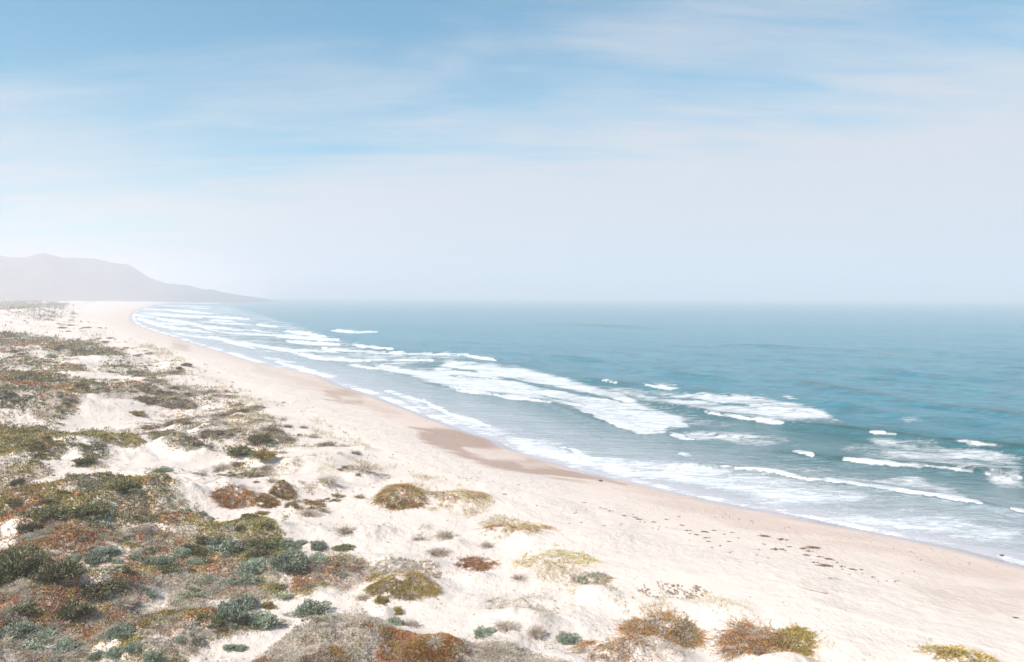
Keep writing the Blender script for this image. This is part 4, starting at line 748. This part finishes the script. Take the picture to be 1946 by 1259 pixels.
def stone(px, py, w, label):
    X, Y, Z = (float(v[0]) for v in hit([px], [py])); D = math.hypot(X, Y); r = w / 2 * D / F; th = np.linspace(0, 2 * np.pi, 12, endpoint=False); V = []
    for k, (q_, h) in enumerate(((1, -.1), (1, .2), (.75, .5), (.35, .68))): rr2 = q_ * (1 + .15 * rng.normal(0, 1, 12)); V += [(r * math.cos(a) * c_, r * .7 * math.sin(a) * c_, r * h) for a, c_ in zip(th, rr2)]
    V.append((0, 0, r * .72)); f = [(k * 12 + i, k * 12 + (i + 1) % 12, (k + 1) * 12 + (i + 1) % 12, (k + 1) * 12 + i) for k in range(3) for i in range(12)] + [(36 + i, 36 + (i + 1) % 12, 48) for i in range(12)]
    me = bpy.data.meshes.new('stone'); me.from_pydata(V, [], f); me.materials.append(ms); o = link(bpy.data.objects.new('stone', me)); o.location = (X, Y, max(Z, 0)); tag(o, label, 'stone')
stone(1904, 1057, 7, 'small dark stone in the wet swash at the right edge'); stone(1141, 915, 8, 'small dark stone on damp sand at the end of the brown damp patch')
# ================================================================ haze
top = 262.0; bm = [(-9400, -9400, -8), (9400, -9400, -8), (9400, 9400, -8), (-9400, 9400, -8), (-9400, -9400, top), (9400, -9400, top), (9400, 9400, top), (-9400, 9400, top)]
me = bpy.data.meshes.new('haze'); me.from_pydata(bm, [], [(3, 2, 1, 0), (4, 5, 6, 7), (0, 1, 5, 4), (1, 2, 6, 5), (2, 3, 7, 6), (3, 0, 4, 7)])
hz_ = link(bpy.data.objects.new('haze', me)); tag(hz_, 'pale sea haze over the bay and the far hills', 'haze', kind='stuff')
m = bpy.data.materials.new('haze'); m.use_nodes = True; nt = m.node_tree; nt.nodes.remove(nt.nodes['Principled BSDF'])
v = nt.nodes.new('ShaderNodeVolumePrincipled'); v.inputs['Density'].default_value = 4.3e-4; v.inputs['Color'].default_value = (.955, .94, .97, 1); v.inputs['Anisotropy'].default_value = .0; v.inputs['Density Attribute'].default_value = ''
nt.links.new(v.outputs[0], nt.nodes['Material Output'].inputs['Volume']); me.materials.append(m)
# ================================================================ light and sky
EL, AZ = math.radians(46), math.radians(-124)      # sun up to the left, a little behind the camera (bearing from +Y, clockwise)
sd = np.array([math.sin(AZ) * math.cos(EL), math.cos(AZ) * math.cos(EL), math.sin(EL)])
L = bpy.data.lights.new('sun', 'SUN'); L.energy = 4.8; L.angle = math.radians(.55); L.color = (1, .94, .855)
so = link(bpy.data.objects.new('sun', L)); from mathutils import Vector, Matrix
so.rotation_euler = Vector(sd).to_track_quat('Z', 'Y').to_euler(); so.location = (-200, 100, 300)
w = bpy.data.worlds.new('World'); scene.world = w; w.use_nodes = True; nt = w.node_tree; bg = nt.nodes['Background']
sk = nt.nodes.new('ShaderNodeTexSky'); sk.sky_type = 'NISHITA'; sk.sun_disc = False; sk.sun_elevation = EL; sk.sun_rotation = AZ; sk.air_density = 1.0; sk.dust_density = .05; sk.ozone_density = 1.4
tc = nt.nodes.new('ShaderNodeTexCoord'); sp_ = nt.nodes.new('ShaderNodeSeparateXYZ'); nt.links.new(tc.outputs['Generated'], sp_.inputs[0])
den = M(nt, 'ADD', M(nt, 'MAXIMUM', sp_.outputs['Z'], 0.0), .14); cb = nt.nodes.new('ShaderNodeCombineXYZ'); nt.links.new(M(nt, 'DIVIDE', sp_.outputs['X'], den), cb.inputs[0]); nt.links.new(M(nt, 'DIVIDE', sp_.outputs['Y'], den), cb.inputs[1])
cv = cb.outputs[0]
wisp = noise(nt, mapping(nt, cv, (.6, 1.9, 1), (0, 0, .22)), 1.5, 9, .6, .7); veil = noise(nt, mapping(nt, cv, (.8, 1.3, 1), (0, 0, -.1), (3.1, .7, 0)), .75, 4, .5, .3); fine = noise(nt, mapping(nt, cv, (.45, 2.6, 1), (0, 0, .12)), 4.0, 8, .7, 1.2)
# the veil is thickest ahead and to the right of the view
side_ = mapr(nt, M(nt, 'DIVIDE', sp_.outputs['X'], M(nt, 'MAXIMUM', sp_.outputs['Y'], .05)), -.62, .0, -.36, .07)
cl = M(nt, 'ADD', M(nt, 'ADD', M(nt, 'MULTIPLY', wisp, .70), M(nt, 'MULTIPLY', veil, 1.15)), M(nt, 'ADD', M(nt, 'MULTIPLY', fine, .28), side_))
cl = M(nt, 'ADD', cl, M(nt, 'ADD', mapr(nt, sp_.outputs['Z'], .36, .12, -.06, .28), mapr(nt, sp_.outputs['Z'], .30, .04, 0, .38)))
cl = mapr(nt, cl, .90, 1.62, 0, .95)
skc = mix(nt, 1.0, sk.outputs[0], (.20, 1.04, 1.17), 'MULTIPLY')
skc = mix(nt, cl, skc, (5.9, 6.0, 6.45))
nt.links.new(skc, bg.inputs[0]); bg.inputs[1].default_value = .078
# ================================================================ camera and render settings
cam = bpy.data.cameras.new('camera'); co = link(bpy.data.objects.new('camera', cam)); cam.sensor_width = 36; cam.lens = F / W0 * 36; cam.clip_end = 60000; cam.clip_start = .5
Mx = Matrix(((rt[0], up[0], -fw[0], 0), (rt[1], up[1], -fw[1], 0), (rt[2], up[2], -fw[2], CAMZ), (0, 0, 0, 1))); co.matrix_world = Mx; scene.camera = co
scene.view_settings.view_transform = 'Standard'; scene.view_settings.look = 'None'; scene.view_settings.gamma = 1; scene.view_settings.exposure = .57
scene.cycles.volume_bounces = 1; scene.cycles.max_bounces = 6; scene.cycles.use_denoising = True
